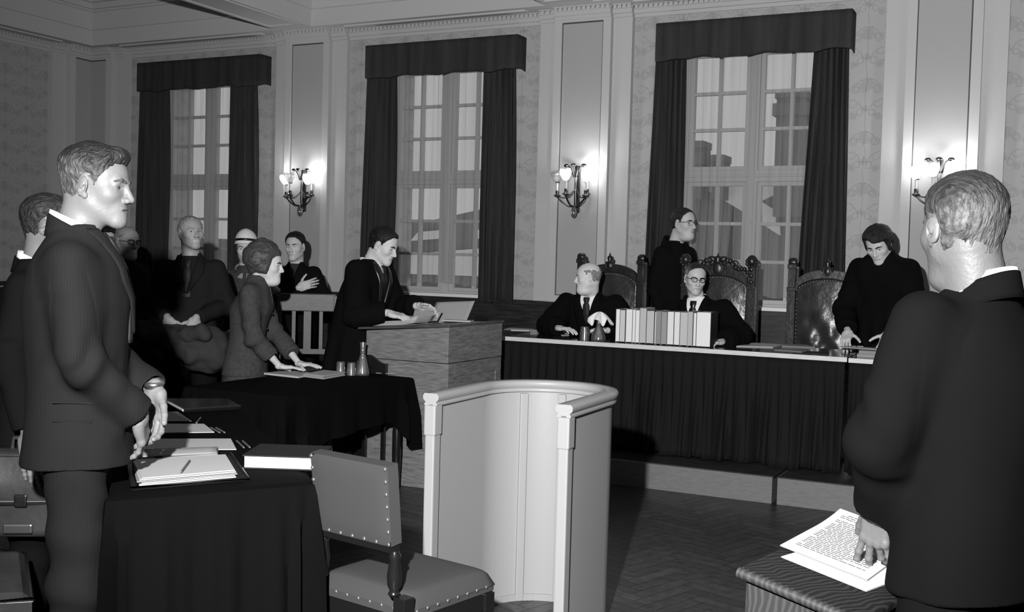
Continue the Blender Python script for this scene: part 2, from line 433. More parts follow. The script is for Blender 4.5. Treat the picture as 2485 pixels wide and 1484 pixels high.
def human(label, loc, rz, H=1.8, sex='m', top='suit', topmat='suit_dark', legmat=None, skin='skin', hairmat='hair_brown', hairst='short', head={}, headpos=None, hrot=(0, 0, 0), gaze=(0, 1, 0),
          J={}, lean=None, hands={}, res=(.012, .0045, .004), cres=.008, hem=None, st=None, stk=1.0, depth=1.0, vneck=None, shirt='cloth_white', tie=None, lapel=None, collar=None, sleeve=(.064, .057, .049), cuff=.02,
          seat=None, folds=1.0, glasses=None, cat='person', group=None, skirt=False, hair=True, widen=1.0, neckfwd=.0, hz=1.0, buttons=None, fold_sleeve=1.0, shoulder_k=.05, cuffs=None, hs=(1, 1, 1), wn=2.4, cup=.0):
    sc = H / 1.8; fem = sex == 'f'
    ln = lean or [(0, 0, 0), (2, 0, 0)]; LA = np.array(ln, float)
    off = lambda z: (float(np.interp(z, LA[:, 0], LA[:, 1])), float(np.interp(z, LA[:, 0], LA[:, 2])))
    sw = .15 if fem else .172
    j = {}
    base = dict(hipL=(-.095, 0, .92), hipR=(.095, 0, .92), kneeL=(-.105, .01, .5), kneeR=(.105, .01, .5), ankL=(-.11, -.02, .09), ankR=(.11, -.02, .09),
                shL=(-sw, -.01, 1.435), shR=(sw, -.01, 1.435), elL=(-sw - .045, -.035, 1.14), elR=(sw + .045, -.035, 1.14), wrL=(-sw - .04, .06, .88), wrR=(sw + .04, .06, .88), neck=(0, -.012, 1.5))
    for k, v in base.items():
        p = np.array(v) * sc
        if k[:2] in ('sh', 'ne', 'el', 'wr'): dx, dy = off(p[2]); p = p + np.array((dx, dy, 0))
        j[k] = p
    for k in ('hipL', 'hipR'): dx, dy = off(j[k][2]); j[k] = j[k] + np.array((dx, dy, 0))
    for k, v in J.items(): j[k] = np.array(v, float)
    if headpos is None: headpos = j['neck'] + np.array((0, .035 + neckfwd, .18 * sc))
    headpos = np.array(headpos, float); HR = Rxyz(*hrot); hsv = np.array(hs) * sc ** .5
    nb = (HR.T @ (j['neck'] + np.array((0, -.005, -.03)) - headpos)) / hsv
    rb, rh, rd = res
    out = Cat()
    # hidden body: one coarse continuous surface
    hz_ = j['hipL'][2]; kz = (j['neck'][2] - hz_) / (.58 * sc)
    A = [(hz_ + (z - .92) * sc * kz, a * sc * .8, b * sc * .76, *off(hz_ + (z - .92) * sc * kz)) for z, a, b in (FEM if fem else MALE)[1:-1]]
    allp = np.array(list(j.values())); s = SD(allp.min(0) - .16, allp.max(0) + .12, rb)
    s.loft(A, 2.2)
    for e in 'LR':
        s.cap(j['hip' + e], j['knee' + e], .078 * sc, .055 * sc, .04).cap(j['knee' + e], j['ank' + e], .054 * sc, .036 * sc, .02)
        s.ell(j['ank' + e] + np.array((0, .06, -.05)), (.042, .12, .036), .03)
        s.cap(j['sh' + e], j['el' + e], .046 * sc, .038 * sc, .04).cap(j['el' + e], j['wr' + e], .038 * sc, .024 * sc, .01)
    s.cap(j['neck'], j['neck'] + np.array((0, .01, .05)), .05, .048, .04)
    V, F = s.mesh(); out.add(relax(V, F, 1), F)
    # head
    hV, hF, hi, hsd, F0 = head_geo(rh, head, nb)
    tf = lambda V: ((V * hsv) @ HR.T + headpos)
    out.add(tf(hV), hF, hi); eV, eF, eI = eye_geo(min(rh, .004), gaze); out.add(tf(eV), eF, eI)
    # hands
    for e in 'LR':
        hd = hands.get(e)
        if hd is None: hd = dict(f=j['wr' + e] - j['el' + e], n=((1 if e == 'L' else -1), 0, 0))
        if hd == 0: continue
        V, F = hand_geo(hd.get('res', rd), hd.get('pose', {})); V = V * (hd.get('s', 1.0) * (.9 if fem else 1) * sc)
        if e == 'R': V = V * np.array((-1, 1, 1)); F = F[:, ::-1]
        out.add(V @ axes(hd['f'], hd['n']).T + j['wr' + e], F)
    V, F, I = out.get()
    ob = npmesh('person', V, F, [MATS[skin], MATS[head.get('lipmat', 'lips')], MATS['eye_white'], MATS['iris']], I)
    ob.location = loc; ob.rotation_euler = (0, 0, rz); tag(ob, label, cat, group)
    if hair:
        V, F = hair_geo(hsd, F0, hairst, head)
        if len(V):
            sm_ = head.get('sidemat'); w_ = sstep(.035, -.035, V[:, 2] + .35 * np.maximum(V[:, 1], -.04) + vnoise(V * np.array((200, 60, 80))) * .05 - head.get('sidez', .05))
            ho = npmesh('hair', tf(V), F, fade_mat(hairmat, sm_) if sm_ else MATS[hairmat], None, ob)
            if sm_: ho.data.attributes.new('fade', 'FLOAT', 'POINT').data.foreach_set('value', np.asarray(w_, f32))
    if head.get('brow', 1):
        c = Cat(); q = SD(hsd.lo, hsd.lo + 1e-3, hsd.h); q.n = hsd.n; q.ax = hsd.ax; q.F = np.full(q.n, 1.0, f32)
        for e in (-1, 1): q.cap((e * .013, .0955, .0155), (e * .032, .0925, .0215), .0052, .006).cap((e * .032, .0925, .0215), (e * .052, .0765, .0165), .006, .0035)
        q.F = np.maximum(q.F, hsd.F - f32(.0022)); c.add(*q.mesh())
        V, F, I = c.get(); npmesh('eyebrows', tf(V), F, MATS[head.get('browmat', hairmat)], None, ob)
    # upper garment
    S0 = st or [(z * sc, a * sc * widen, b * sc * depth) for z, a, b in (FEM if fem else MALE)]
    if hem is not None:
        S0 = [q for q in S0 if q[0] > hem + .02]; b0 = S0[0]; S0 = [(hem, b0[1] * (1.06 if not st else 1), b0[2] * 1.06)] + S0
    S1 = [(q[0], q[1], q[2], off(q[0])[0] + (q[3] if len(q) > 3 else 0), off(q[0])[1] + (q[4] if len(q) > 4 else 0)) for q in S0]
    SA = np.array(S1)
    def fy(x, z, up=.004):
        a, b, ox, oy = [float(np.interp(z, SA[:, 0], SA[:, c])) for c in (1, 2, 3, 4)]
        return oy + b * max(.02, 1 - min(.98, abs((x - ox) / a)) ** wn) ** (1 / wn) + up
    pts = np.array([j[k] for k in ('shL', 'shR', 'elL', 'elR', 'wrL', 'wrR')]); R = max(SA[:, 1].max(), SA[:, 2].max()) + .03
    lo = np.minimum(pts.min(0) - .1, (SA[:, 3].min() - R, SA[:, 4].min() - R, SA[0, 0] - .02)); hi = np.maximum(pts.max(0) + .1, (SA[:, 3].max() + R, SA[:, 4].max() + R, SA[-1, 0] + .03))
    s = SD(lo, hi, cres); s.loft(S1, wn)
    r1, r2, r3 = [q * sc for q in sleeve]
    for e in 'LR':
        w = j['wr' + e]; el = j['el' + e]; sh = j['sh' + e]; d = (w - el) / np.linalg.norm(w - el); we = w - d * cuff
        t = SD(np.minimum(np.minimum(sh, el), w) - .14, np.maximum(np.maximum(sh, el), w) + .14, cres)
        t.cap(sh, el, r1, r2, 0).cap(el, we + d * .06, r2, r3, .03).plane(we, d)
        (t.cap(we - d * .035, we + d * .1, r3 * .82, r3 * .82, 0, 'c') if cres < .0065 else None)
        # blend the sleeve into the body garment
        a0 = np.round((t.lo - s.lo) / cres).astype(int)
        o0 = np.maximum(a0, 0); o1 = np.minimum(a0 + t.n, s.n); r = tuple(slice(a, b) for a, b in zip(o0, o1)); q = tuple(slice(a - c, b - c) for a, b, c in zip(o0, o1, a0))
        # resample offset smaller than a voxel is ignored
        s.F[r] = smin(s.F[r], t.F[q], shoulder_k)
    if vneck:
        zb, wt = vneck[0], vneck[1]; zt = SA[-1, 0]
        def fn(X, Y, Z):
            oy = np.interp(Z.ravel(), SA[:, 0], SA[:, 4]).astype(f32).reshape(Z.shape); ox = np.interp(Z.ravel(), SA[:, 0], SA[:, 3]).astype(f32).reshape(Z.shape)
            w = np.clip((Z - f32(zb)) / f32(zt - zb), -.05, 1.3) * f32(wt)
            return np.maximum(np.abs(X - ox) - w, oy + f32(.015) - Y + 0 * X)
        s.put(fn, (SA[:, 3].min() - wt, SA[:, 4].min() - .3, zb - .02), (SA[:, 3].max() + wt, SA[:, 4].max() + .3, zt + .04), 0, 'c')
        # hollow the opening
        s.loft([(z, a - .03, b - .026, x, y) if z > zb - .06 else (z, .01, .01, x, y) for z, a, b, x, y in S1 if z > zb - .12], wn, 0, 'c')
    s.plane((0, 0, SA[-1, 0]), (0, 0, 1))
    V, F = s.mesh(); V = relax(V, F, 1, .4); N = normals(V, F); D = np.zeros(len(V))
    for e in 'LR':
        for a, b, amp, fr in ((j['sh' + e], j['el' + e], .0055, 38), (j['el' + e], j['wr' + e], .0055, 46)):
            ba = b - a; L = np.linalg.norm(ba); t = (V - a) @ ba / L ** 2; dist = np.linalg.norm(V - a - np.clip(t, 0, 1)[:, None] * ba, axis=1)
            near = sstep(.16, .07, dist); el = j['el' + e]; g = np.exp(-(np.linalg.norm(V - el, axis=1) / .13) ** 2) + .35
            ph = t * L * fr + vnoise(V * 9) * 7 + (V[:, 1] - a[1]) * 14
            D += near * g * amp * .7 * np.sin(ph) * fold_sleeve
    D += vnoise(V * np.array((7, 7, 3.2))) * .018 * folds + vnoise(V * np.array((17, 17, 5)) + 3) * .007 * folds
    if top in ('robe', 'dress'):
        th = np.arctan2(V[:, 1] - np.interp(V[:, 2], SA[:, 0], SA[:, 4]), V[:, 0]); D += .012 * sstep(1.2, .7, V[:, 2]) * np.sin(th * 11 + vnoise(V * 4) * 3)
    V = V + N * D[:, None]
    gname = {'suit': 'jacket', 'robe': 'robe', 'coat': 'overcoat', 'dress': 'dress', 'jacket': 'jacket', 'shirt': 'shirt'}[top]
    jo = npmesh(gname, V, F, MATS[topmat], None, ob)
    nk = j['neck']
    def ring(rx, ry, zb_, zf, h, flare, name, m, gap=0, th=.004, cy=-.004, n=40, par=None, zc=0):
        mb = MB()
        def fn(u, v):
            q = PI / 2 + gap + (2 * PI - 2 * gap) * u; c, sn = math.cos(q), math.sin(q)
            w = (1 - sn) / 2; z = zf + (zb_ - zf) * w; f = 1 + flare * (1 - v)
            return (nk[0] + rx * f * c, nk[1] + cy + ry * f * sn, nk[2] + z + (v - .5) * h * (.75 + .25 * w))
        mb.grid(fn, n, 4); return mb.build(name, MATS[m], par or ob, smooth=True, solid=th)
    if shirt:
        r0 = head.get('neck', .055) + .012
        ring(r0, r0 + .004, (.035 + cup) * sc, (-.012 + cup * .5) * sc, .036, .1, 'shirt_collar', shirt, gap=.12 if vneck else .0)
    if vneck:
        ss = SD(lo, hi, max(cres, .008)); ss.loft([(z, max(.03, a - .018), max(.03, b - .015), x, y) for z, a, b, x, y in S1 if z > vneck[0] - .12], wn); ss.plane((0, 0, SA[-1, 0] - .012), (0, 0, 1))
        V2, F2 = ss.mesh(); npmesh('shirt', V2, F2, MATS[shirt or topmat], None, ob)
    if tie:
        mb = MB(); zt = nk[2] - .005; zb = (vneck[0] if vneck else 1.2) - .03
        def fn(u, v):
            z = zt + (zb - zt) * u; w = .022 - .010 * math.exp(-((u - .16) / .05) ** 2) + .012 * u
            x = off(z)[0] + (v - .5) * 2 * w
            return (x, fy(off(z)[0], z, .0 - .012 + .012 * math.cos((v - .5) * 2.6) + (.006 if u < .14 else 0)) , z)
        mb.grid(fn, 24, 6); mb.build('tie', MATS[tie], ob, smooth=True, solid=.006)
    if lapel:
        # (material, top half width, bottom z, lapel width top, width middle, width bottom, lift)
        lm, wt, zb, w0, w1, w2, up = lapel
        for e in (-1, 1):
            mb = MB(); zt = SA[-1, 0] - .01
            def fn(u, v):
                z = zt + (zb - zt) * u; zv = vneck[0] if vneck else zb
                xin = wt * max(0, (z - zv) / (zt - zv)) if zt > zv else 0
                w = float(np.interp(u, (0, .5, 1), (w0, w1, w2))); x = off(z)[0] + e * (xin + w * v * min(1, (zt + .03 - z) / .09))
                return (x, fy(x, z, up + .006 * math.sin(v * PI)), z)
            mb.grid(fn, 30, 5); mb.build('lapel', MATS[lm], ob, smooth=True, solid=.006, off=0)
    if collar: ring(*collar, par=ob)
    if buttons:
        for z in buttons[1]:
            mb = MB(); x = off(z)[0] + buttons[2]; y = fy(x, z, .004); mb.ball((x, y, z), (.011, .006, .011), 10, 6); mb.build('button', MATS[buttons[0]], ob, smooth=True)
    # legs
    lm = legmat or topmat
    if legmat != 0:
        P = np.array([j[k] for k in ('hipL', 'hipR', 'kneeL', 'kneeR', 'ankL', 'ankR')]); s = SD(P.min(0) - .2, P.max(0) + .2, max(cres, .01))
        if skirt:
            zk = skirt; s.loft([(zk, .2 * sc, .17 * sc, *off(zk)), (.75 * sc, .205 * sc, .165 * sc, *off(.75)), (.92 * sc, .2 * sc, .145 * sc, *off(.92)), (1.05 * sc, .15 * sc, .11 * sc, *off(1.05))], 2.2)
        else:
            for e in 'LR': s.cap(j['hip' + e] - np.array((0, 0, .05)), j['knee' + e], .09 * sc, .08 * sc, .05).cap(j['knee' + e], j['ank' + e] - np.array((0, 0, .02)), .08 * sc, .078 * sc, .03)
            s.ell((j['hipL'] + j['hipR']) / 2 + np.array((0, -.01, .02)), (.155 * sc, .115 * sc, .13), .06)
            if seat is None: s.plane((0, 0, .055), (0, 0, -1))
        V, F = s.mesh(); V = relax(V, F, 1, .4); N = normals(V, F)
        D = vnoise(V * np.array((8, 8, 4))) * .02 * folds + .006 * folds * np.sin(V[:, 2] * 42 + vnoise(V * 6) * 9 + V[:, 1] * 12) * np.exp(-((V[:, 2] - .52) / .3) ** 2)
        npmesh('skirt' if skirt else 'trousers', V + N * D[:, None], F, MATS[lm], None, ob)
    c = Cat()
    for e in 'LR':
        p = j['ank' + e]; s = SD(p + np.array((-.08, -.13, -.11)), p + np.array((.08, .24, .05)), .009)
        s.ell(p + np.array((0, .07, -.05)), (.05, .14, .045)).ell(p + np.array((0, -.01, -.03)), (.045, .07, .05), .03).plane(p + np.array((0, 0, -.086)), (0, 0, -1)); V, F = s.mesh()
        npmesh('shoe', V, F, MATS['shoe'], None, ob)
    if glasses:
        gm, full = glasses; mb = MB()
        for e in (-1, 1):
            pr = [(e * .033 + .0215 * math.cos(t) * (1.0), .103 - .012 * abs(math.cos(t)) * (1 if math.cos(t) * e > 0 else 0), .0 + .0165 * math.sin(t) + (.003 if full else 0)) for t in [2 * PI * k / 20 for k in range(20)]]
            mb.tube(pr, (.0013, .0034, .003)[full], 6, closed=True)
            if full == 2: mb.tube([(e * .012, .106, .016), (e * .033, .107, .02), (e * .055, .095, .017)], .004, 6)
            mb.tube([(e * .055, .094, .008), (e * .072, .06, .008), (e * .081, .0, .006), (e * .079, -.02, -.012)], .0024, 6)
        mb.tube([(-.012, .105, .004), (0, .109, .007), (.012, .105, .004)], .0022, 6)
        mb.V = [tuple(tf(np.array(v))) for v in mb.V]; mb.build('glasses', MATS[gm], ob, smooth=True)
    ob['_tf'] = 0; del ob['_tf']
    ob_info = dict(j=j, fy=fy, tf=tf, off=off, SA=SA, ring=ring)
    return ob, ob_info
# ------------------------------------------------------------------ materials of the place
mat('skin', .48, .55, .35, bump=(60, .08)); mat('skin_dim', .27, .55, .35, bump=(60, .08)); mat('skin_fair', .15, .5, .35, bump=(90, .12)); mat('skin_flash_darkened', .075, .5, .35, bump=(90, .15)); mat('lips_fair', .122, .45, .4); mat('skin_pale', .58, .55, .35, bump=(60, .08)); mat('lips', .36, .45, .4); mat('lips_dark', .22, .4, .4); mat('eye_white', .6, .25, .5); mat('iris', .03, .15, .6)  # darkest skin copy: colour lowered to offset the strong flash close to it
for n, g in (('hair_black', .008), ('hair_dark', .016), ('hair_brown', .05), ('hair_grey', .22), ('hair_white', .5), ('hair_silver', .016), ('hair_sandy', .011), ('hair_fair', .06), ('hair_pale', .045)):
    mat(n, g, .55, .3, bump=(110, .7, (3, .4, .5)), var=(80, .75, (3.2, .3, .4)))
mat('suit_charcoal', .003, .95, .03, bump=(500, .12)); mat('suit_dark', .012, .9, .05, bump=(500, .1)); mat('suit_black', .006, .95, .04, bump=(400, .1)); mat('robe_black', .0035, .9, .06, bump=(200, .1)); mat('satin_black', .006, .32, .6); mat('dress_grey', .045, .9, .15, bump=(400, .2), var=(60, .2))
mat('coat_grey', .035, .9, .1, bump=(200, .2)); mat('coat_black', .005, .9, .05); mat('cloth_white', .8, .7, .2); mat('tie_dark', .012, .6, .3); mat('shoe', .01, .25, .5); mat('black', .004, .35, .5); mat('fur_pale', .3, .9, .1, bump=(120, .8)); mat('hat_pale', .7, .8, .2, bump=(150, .5))
def pinstripe():
    m = mat('suit_pinstripe', .009, .85, .12, bump=(500, .12)); nt = m.node_tree; b = nt.nodes['Principled BSDF']
    tc = nt.nodes.new('ShaderNodeTexCoord'); w = nt.nodes.new('ShaderNodeTexWave'); w.wave_type = 'BANDS'; w.bands_direction = 'Y'; w.inputs['Scale'].default_value = 40; w.inputs['Distortion'].default_value = .6; w.inputs['Detail Scale'].default_value = .6
    nt.links.new(tc.outputs['Object'], w.inputs['Vector'])
    r = nt.nodes.new('ShaderNodeValToRGB'); r.color_ramp.elements[0].position = .80; r.color_ramp.elements[0].color = (.0085,) * 3 + (1,); r.color_ramp.elements[1].position = .97; r.color_ramp.elements[1].color = (.0108,) * 3 + (1,)
    nt.links.new(w.outputs['Fac'], r.inputs['Fac']); nt.links.new(r.outputs['Color'], b.inputs['Base Color'])
pinstripe()
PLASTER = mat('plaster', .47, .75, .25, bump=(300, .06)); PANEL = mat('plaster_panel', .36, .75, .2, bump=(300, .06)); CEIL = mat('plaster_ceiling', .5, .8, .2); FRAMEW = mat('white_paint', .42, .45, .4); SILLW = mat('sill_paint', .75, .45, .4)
DRAPE = mat('drape_cloth', .036, .9, .1, bump=(60, .25, (1, 1, .1)), var=(14, .25, (1, 1, .08)))
DARKWOOD = mat('dark_wood', .022, .4, .4, var=(6, .5, (1, 1, 8)), bump=(40, .1, (1, 1, 6)))
MIDWOOD = mat('oak', .15, .5, .35, var=(9, .35, (1.2, 1.2, 9)), bump=(60, .08, (1, 1, 6)))
PALEWOOD = mat('pale_wood', .55, .5, .3, var=(30, .12, (.4, 4, 4)))
PLATW = mat('platform_wood', .135, .6, .3, var=(30, .1, (.6, 3, 3)), bump=(40, .1))
BRASS = mat('dark_brass', .08, .3, .5, .9)
def wallpaper():
    m = bpy.data.materials.new('wallpaper'); m.use_nodes = True; nt = m.node_tree; b = nt.nodes['Principled BSDF']; b.inputs['Roughness'].default_value = .8; b.inputs['Specular IOR Level'].default_value = .2
    N = lambda t: nt.nodes.new(t)
    def M(op, a, c=None, d=None):
        n = N('ShaderNodeMath'); n.operation = op
        for i, v in enumerate((a, c, d)):
            if v is None: continue
            if isinstance(v, (int, float)): n.inputs[i].default_value = v
            else: nt.links.new(v, n.inputs[i])
        return n.outputs[0]
    tc = N('ShaderNodeTexCoord'); sp = N('ShaderNodeSeparateXYZ'); nt.links.new(tc.outputs['Object'], sp.inputs[0])
    nz = N('ShaderNodeTexNoise'); nz.inputs['Scale'].default_value = 7; nt.links.new(tc.outputs['Object'], nz.inputs['Vector'])
    wob = M('MULTIPLY', M('SUBTRACT', nz.outputs['Fac'], .5), .05)
    u0 = M('ADD', M('ADD', sp.outputs['X'], sp.outputs['Y']), wob); v0 = M('ADD', sp.outputs['Z'], wob)
    # one repeat: .52 m wide, .42 m high, mirrored about its middle, every second column dropped by half
    col = M('FLOOR', M('DIVIDE', u0, .26)); v1 = M('ADD', v0, M('MULTIPLY', col, .21))
    u = M('SUBTRACT', M('MODULO', M('ADD', u0, 52), .26), .13); v = M('SUBTRACT', M('MODULO', M('ADD', v1, 42), .42), .21)
    au = M('ABSOLUTE', u)
    lines = []
    def ringl(cx, cy, r, w, half=None):
        d = M('SQRT', M('ADD', M('POWER', M('SUBTRACT', au, cx), 2), M('POWER', M('SUBTRACT', v, cy), 2)))
        l = M('LESS_THAN', M('ABSOLUTE', M('SUBTRACT', d, r)), w)
        if half is not None: l = M('MULTIPLY', l, M('GREATER_THAN', M('MULTIPLY', M('SUBTRACT', v, half[0]), half[1]), 0))
        lines.append(l)
    ringl(.085, .06, .034, .0035); ringl(.08, .06, .018, .0035); ringl(.0, .02, .115, .0035, (.03, 1)); ringl(.13, -.13, .1, .0035, (-.14, 1)); ringl(.05, -.13, .024, .003); ringl(.0, -.06, .05, .003, (-.06, -1)); ringl(.1, -.06, .03, .003, (-.06, -1))
    lines.append(M('LESS_THAN', au, .003))
    # flower heads
    def blob(cx, cy, r, s=14, am=.03):
        d = M('SQRT', M('ADD', M('POWER', M('SUBTRACT', au, cx), 2), M('POWER', M('SUBTRACT', v, cy), 2)))
        n2 = N('ShaderNodeTexNoise'); n2.inputs['Scale'].default_value = 60; nt.links.new(tc.outputs['Object'], n2.inputs['Vector'])
        return M('LESS_THAN', M('ADD', d, M('MULTIPLY', M('SUBTRACT', n2.outputs['Fac'], .5), .09)), r)
    f = M('MAXIMUM', blob(0, .085, .05), M('MAXIMUM', blob(.1, -.16, .03), blob(.0, -.1, .026)))
    l = lines[0]
    for q in lines[1:]: l = M('MAXIMUM', l, q)
    a = M('SUBTRACT', M('SUBTRACT', .39, M('MULTIPLY', l, .075)), M('MULTIPLY', f, .055))
    c = N('ShaderNodeCombineXYZ')
    for i in range(3): nt.links.new(a, c.inputs[i])
    nt.links.new(c.outputs[0], b.inputs['Base Color']); MATS['wallpaper'] = m; return m
PAPERM = wallpaper()
def glassmat(name, tint, rgh, fac, haze=.0):
    m = bpy.data.materials.new(name); m.use_nodes = True; nt = m.node_tree; nt.nodes.remove(nt.nodes['Principled BSDF']); out = nt.nodes['Material Output']
    t = nt.nodes.new('ShaderNodeBsdfTransparent'); t.inputs[0].default_value = (tint,) * 3 + (1,)
    g = nt.nodes.new('ShaderNodeBsdfGlossy'); g.inputs['Roughness'].default_value = rgh
    fr = nt.nodes.new('ShaderNodeFresnel'); fr.inputs[0].default_value = fac
    mx = nt.nodes.new('ShaderNodeMixShader'); nt.links.new(fr.outputs[0], mx.inputs[0]); nt.links.new(t.outputs[0], mx.inputs[1]); nt.links.new(g.outputs[0], mx.inputs[2])
    df = nt.nodes.new('ShaderNodeBsdfDiffuse'); df.inputs[0].default_value = (.8,) * 3 + (1,); m2 = nt.nodes.new('ShaderNodeMixShader'); m2.inputs[0].default_value = haze
    nt.links.new(mx.outputs[0], m2.inputs[1]); nt.links.new(df.outputs[0], m2.inputs[2]); nt.links.new(m2.outputs[0], out.inputs[0])
    MATS[name] = m; return m
PANE = glassmat('window_glass', .95, .05, 1.3); GLASS = glassmat('drinking_glass', .9, .14, 1.9, .07); WATER = glassmat('water', .93, .1, 1.4, .05)
def sheermat():
    m = bpy.data.materials.new('sheer_net'); m.use_nodes = True; nt = m.node_tree; nt.nodes.remove(nt.nodes['Principled BSDF']); out = nt.nodes['Material Output']
    t = nt.nodes.new('ShaderNodeBsdfTransparent'); d = nt.nodes.new('ShaderNodeBsdfDiffuse'); d.inputs[0].default_value = (.5,) * 3 + (1,); tr = nt.nodes.new('ShaderNodeBsdfTranslucent'); tr.inputs[0].default_value = (.45,) * 3 + (1,)
    a = nt.nodes.new('ShaderNodeMixShader'); a.inputs[0].default_value = .35; nt.links.new(d.outputs[0], a.inputs[1]); nt.links.new(tr.outputs[0], a.inputs[2])
    tc = nt.nodes.new('ShaderNodeTexCoord'); mp = nt.nodes.new('ShaderNodeMapping'); mp.inputs['Scale'].default_value = (1, 0, .02); nt.links.new(tc.outputs['Object'], mp.inputs[0])
    n = nt.nodes.new('ShaderNodeTexNoise'); n.inputs['Scale'].default_value = 26; n.inputs['Detail'].default_value = 5; nt.links.new(mp.outputs[0], n.inputs['Vector'])
    r = nt.nodes.new('ShaderNodeMapRange'); r.inputs[1].default_value = .35; r.inputs[2].default_value = .75; r.inputs[3].default_value = .2; r.inputs[4].default_value = .48; nt.links.new(n.outputs['Fac'], r.inputs[0])
    mx = nt.nodes.new('ShaderNodeMixShader'); nt.links.new(r.outputs[0], mx.inputs[0]); nt.links.new(t.outputs[0], mx.inputs[1]); nt.links.new(a.outputs[0], mx.inputs[2]); nt.links.new(mx.outputs[0], out.inputs[0])
    MATS['sheer_net'] = m; return m
SHEER = sheermat()

# ------------------------------------------------------------------ shell
WX = (1.70, 4.74, 7.775); PX = (3.19, 6.25, 9.305); RX0, RX1, RY0 = 0.0, 12.6, -11.6
HW, WZ0, WZ1 = .64, 1.165, 3.45
def wall_back():
    mb = MB(); xs = [-.6] + [v for w in WX for v in (w - HW, w + HW)] + [RX1 + .5]
    for i in range(0, len(xs), 2): mb.bx(xs[i], xs[i + 1], 0, .5, 0, 4.6)
    for w in WX: mb.bx(w - HW, w + HW, 0, .5, 0, WZ0 - .03); mb.bx(w - HW, w + HW, 0, .5, WZ1, 4.6)
    struct('wall_back', mb, PAPERM)
wall_back()
struct('wall_left', MB().bx(-.5, 0, RY0, 0, 0, 4.6), PAPERM); struct('wall_right', MB().bx(RX1, RX1 + .4, RY0, 0, 0, 4.6), PAPERM); struct('wall_front', MB().bx(-.5, RX1 + .4, RY0 - .4, RY0, 0, 4.6), PAPERM)
# herringbone parquet: planks as faces of one floor mesh
def floor():
    mb = MB(); w, n = .075, 5; L = w * n; a = PI / 4 + .46; ca, sa = math.cos(a), math.sin(a); rnd = random.Random(3)
    def quad(x, y, dx, dy):
        g = .0012; P = [(x + g, y + g), (x + dx - g, y + g), (x + dx - g, y + dy - g), (x + g, y + dy - g)]
        Q = [(6.2 + px * ca - py * sa, -5.8 + px * sa + py * ca, 0) for px, py in P]
        cx, cy = sum(q[0] for q in Q) / 4, sum(q[1] for q in Q) / 4
        if -.3 < cx < RX1 + .2 and RY0 - .2 < cy < .3: mb.mi = rnd.choice((0, 0, 1, 1, 2, 3)); mb.add(Q, [(0, 1, 2, 3)])
    for i in range(-130, 131):
        for j in range(-26, 27):
            # standard herringbone lattice
            x0, y0 = i * w + j * L, i * w - j * L
            quad(x0, y0, L, w); quad(x0, y0 + w, w, L)
    mb.mi = 4; mb.add([(-.5, RY0 - .3, -.003), (RX1 + .4, RY0 - .3, -.003), (RX1 + .4, .4, -.003), (-.5, .4, -.003)], [(0, 1, 2, 3)])
    ms = [mat('parquet_%s' % c, g, .38, .4, var=(18, .35, (1, 1, 1)), bump=(30, .06)) for c, g in (('a', .038), ('b', .032), ('c', .046), ('d', .027))] + [mat('parquet_gap', .008, .7)]
    o = struct('floor', mb, ms); return o
floor()
# ceiling: slab, beams with stepped sides
def beam(mb, x0, x1, y0, y1):
    for z0, z1, g in ((3.83, 4.0, 0), (4.0, 4.018, .022), (4.018, 4.2, .012), (4.2, 4.225, .03), (4.225, 4.29, .06), (4.29, 4.31, .1), (4.31, 4.36, .13)): mb.bx(x0 - g, x1 + g, y0 - g, y1 + g, z0, z1)
struct('ceiling', MB().bx(-.5, RX1 + .4, RY0 - .4, .4, 4.36, 4.6), CEIL)
mb = MB(); beam(mb, -.3, RX1 + .3, -.27, .3); beam(mb, -.3, .29, RY0, .3); beam(mb, RX1 - .29, RX1 + .3, RY0, .3); beam(mb, -.3, RX1 + .3, -4.0, -3.54); beam(mb, -.3, RX1 + .3, -7.8, -7.3); beam(mb, -.3, RX1 + .3, RY0 - .3, RY0 + .28)
for x in PX: beam(mb, x - .23 - .08, x + .23 - .08, RY0, .3)
struct('trim_1', mb, CEIL)
mb = MB()   # raised borders on the beam undersides
for x in PX:
    for y0, y1 in ((-3.4, -.42), (-7.2, -4.1)):
        xx = x - .08; mb.bx(xx - .19, xx - .155, y0, y1, 3.818, 3.83).bx(xx + .155, xx + .19, y0, y1, 3.818, 3.83).bx(xx - .155, xx + .155, y1 - .035, y1, 3.818, 3.83)
E0 = [.13] + list(PX) + [RX1]
for i in range(4): mb.bx(E0[i] + .5, E0[i + 1] - .55, -.2, -.13, 3.815, 3.83)
mb.bx(.12, .2, -3.3, -.6, 3.815, 3.83)
struct('trim_2', mb, CEIL)
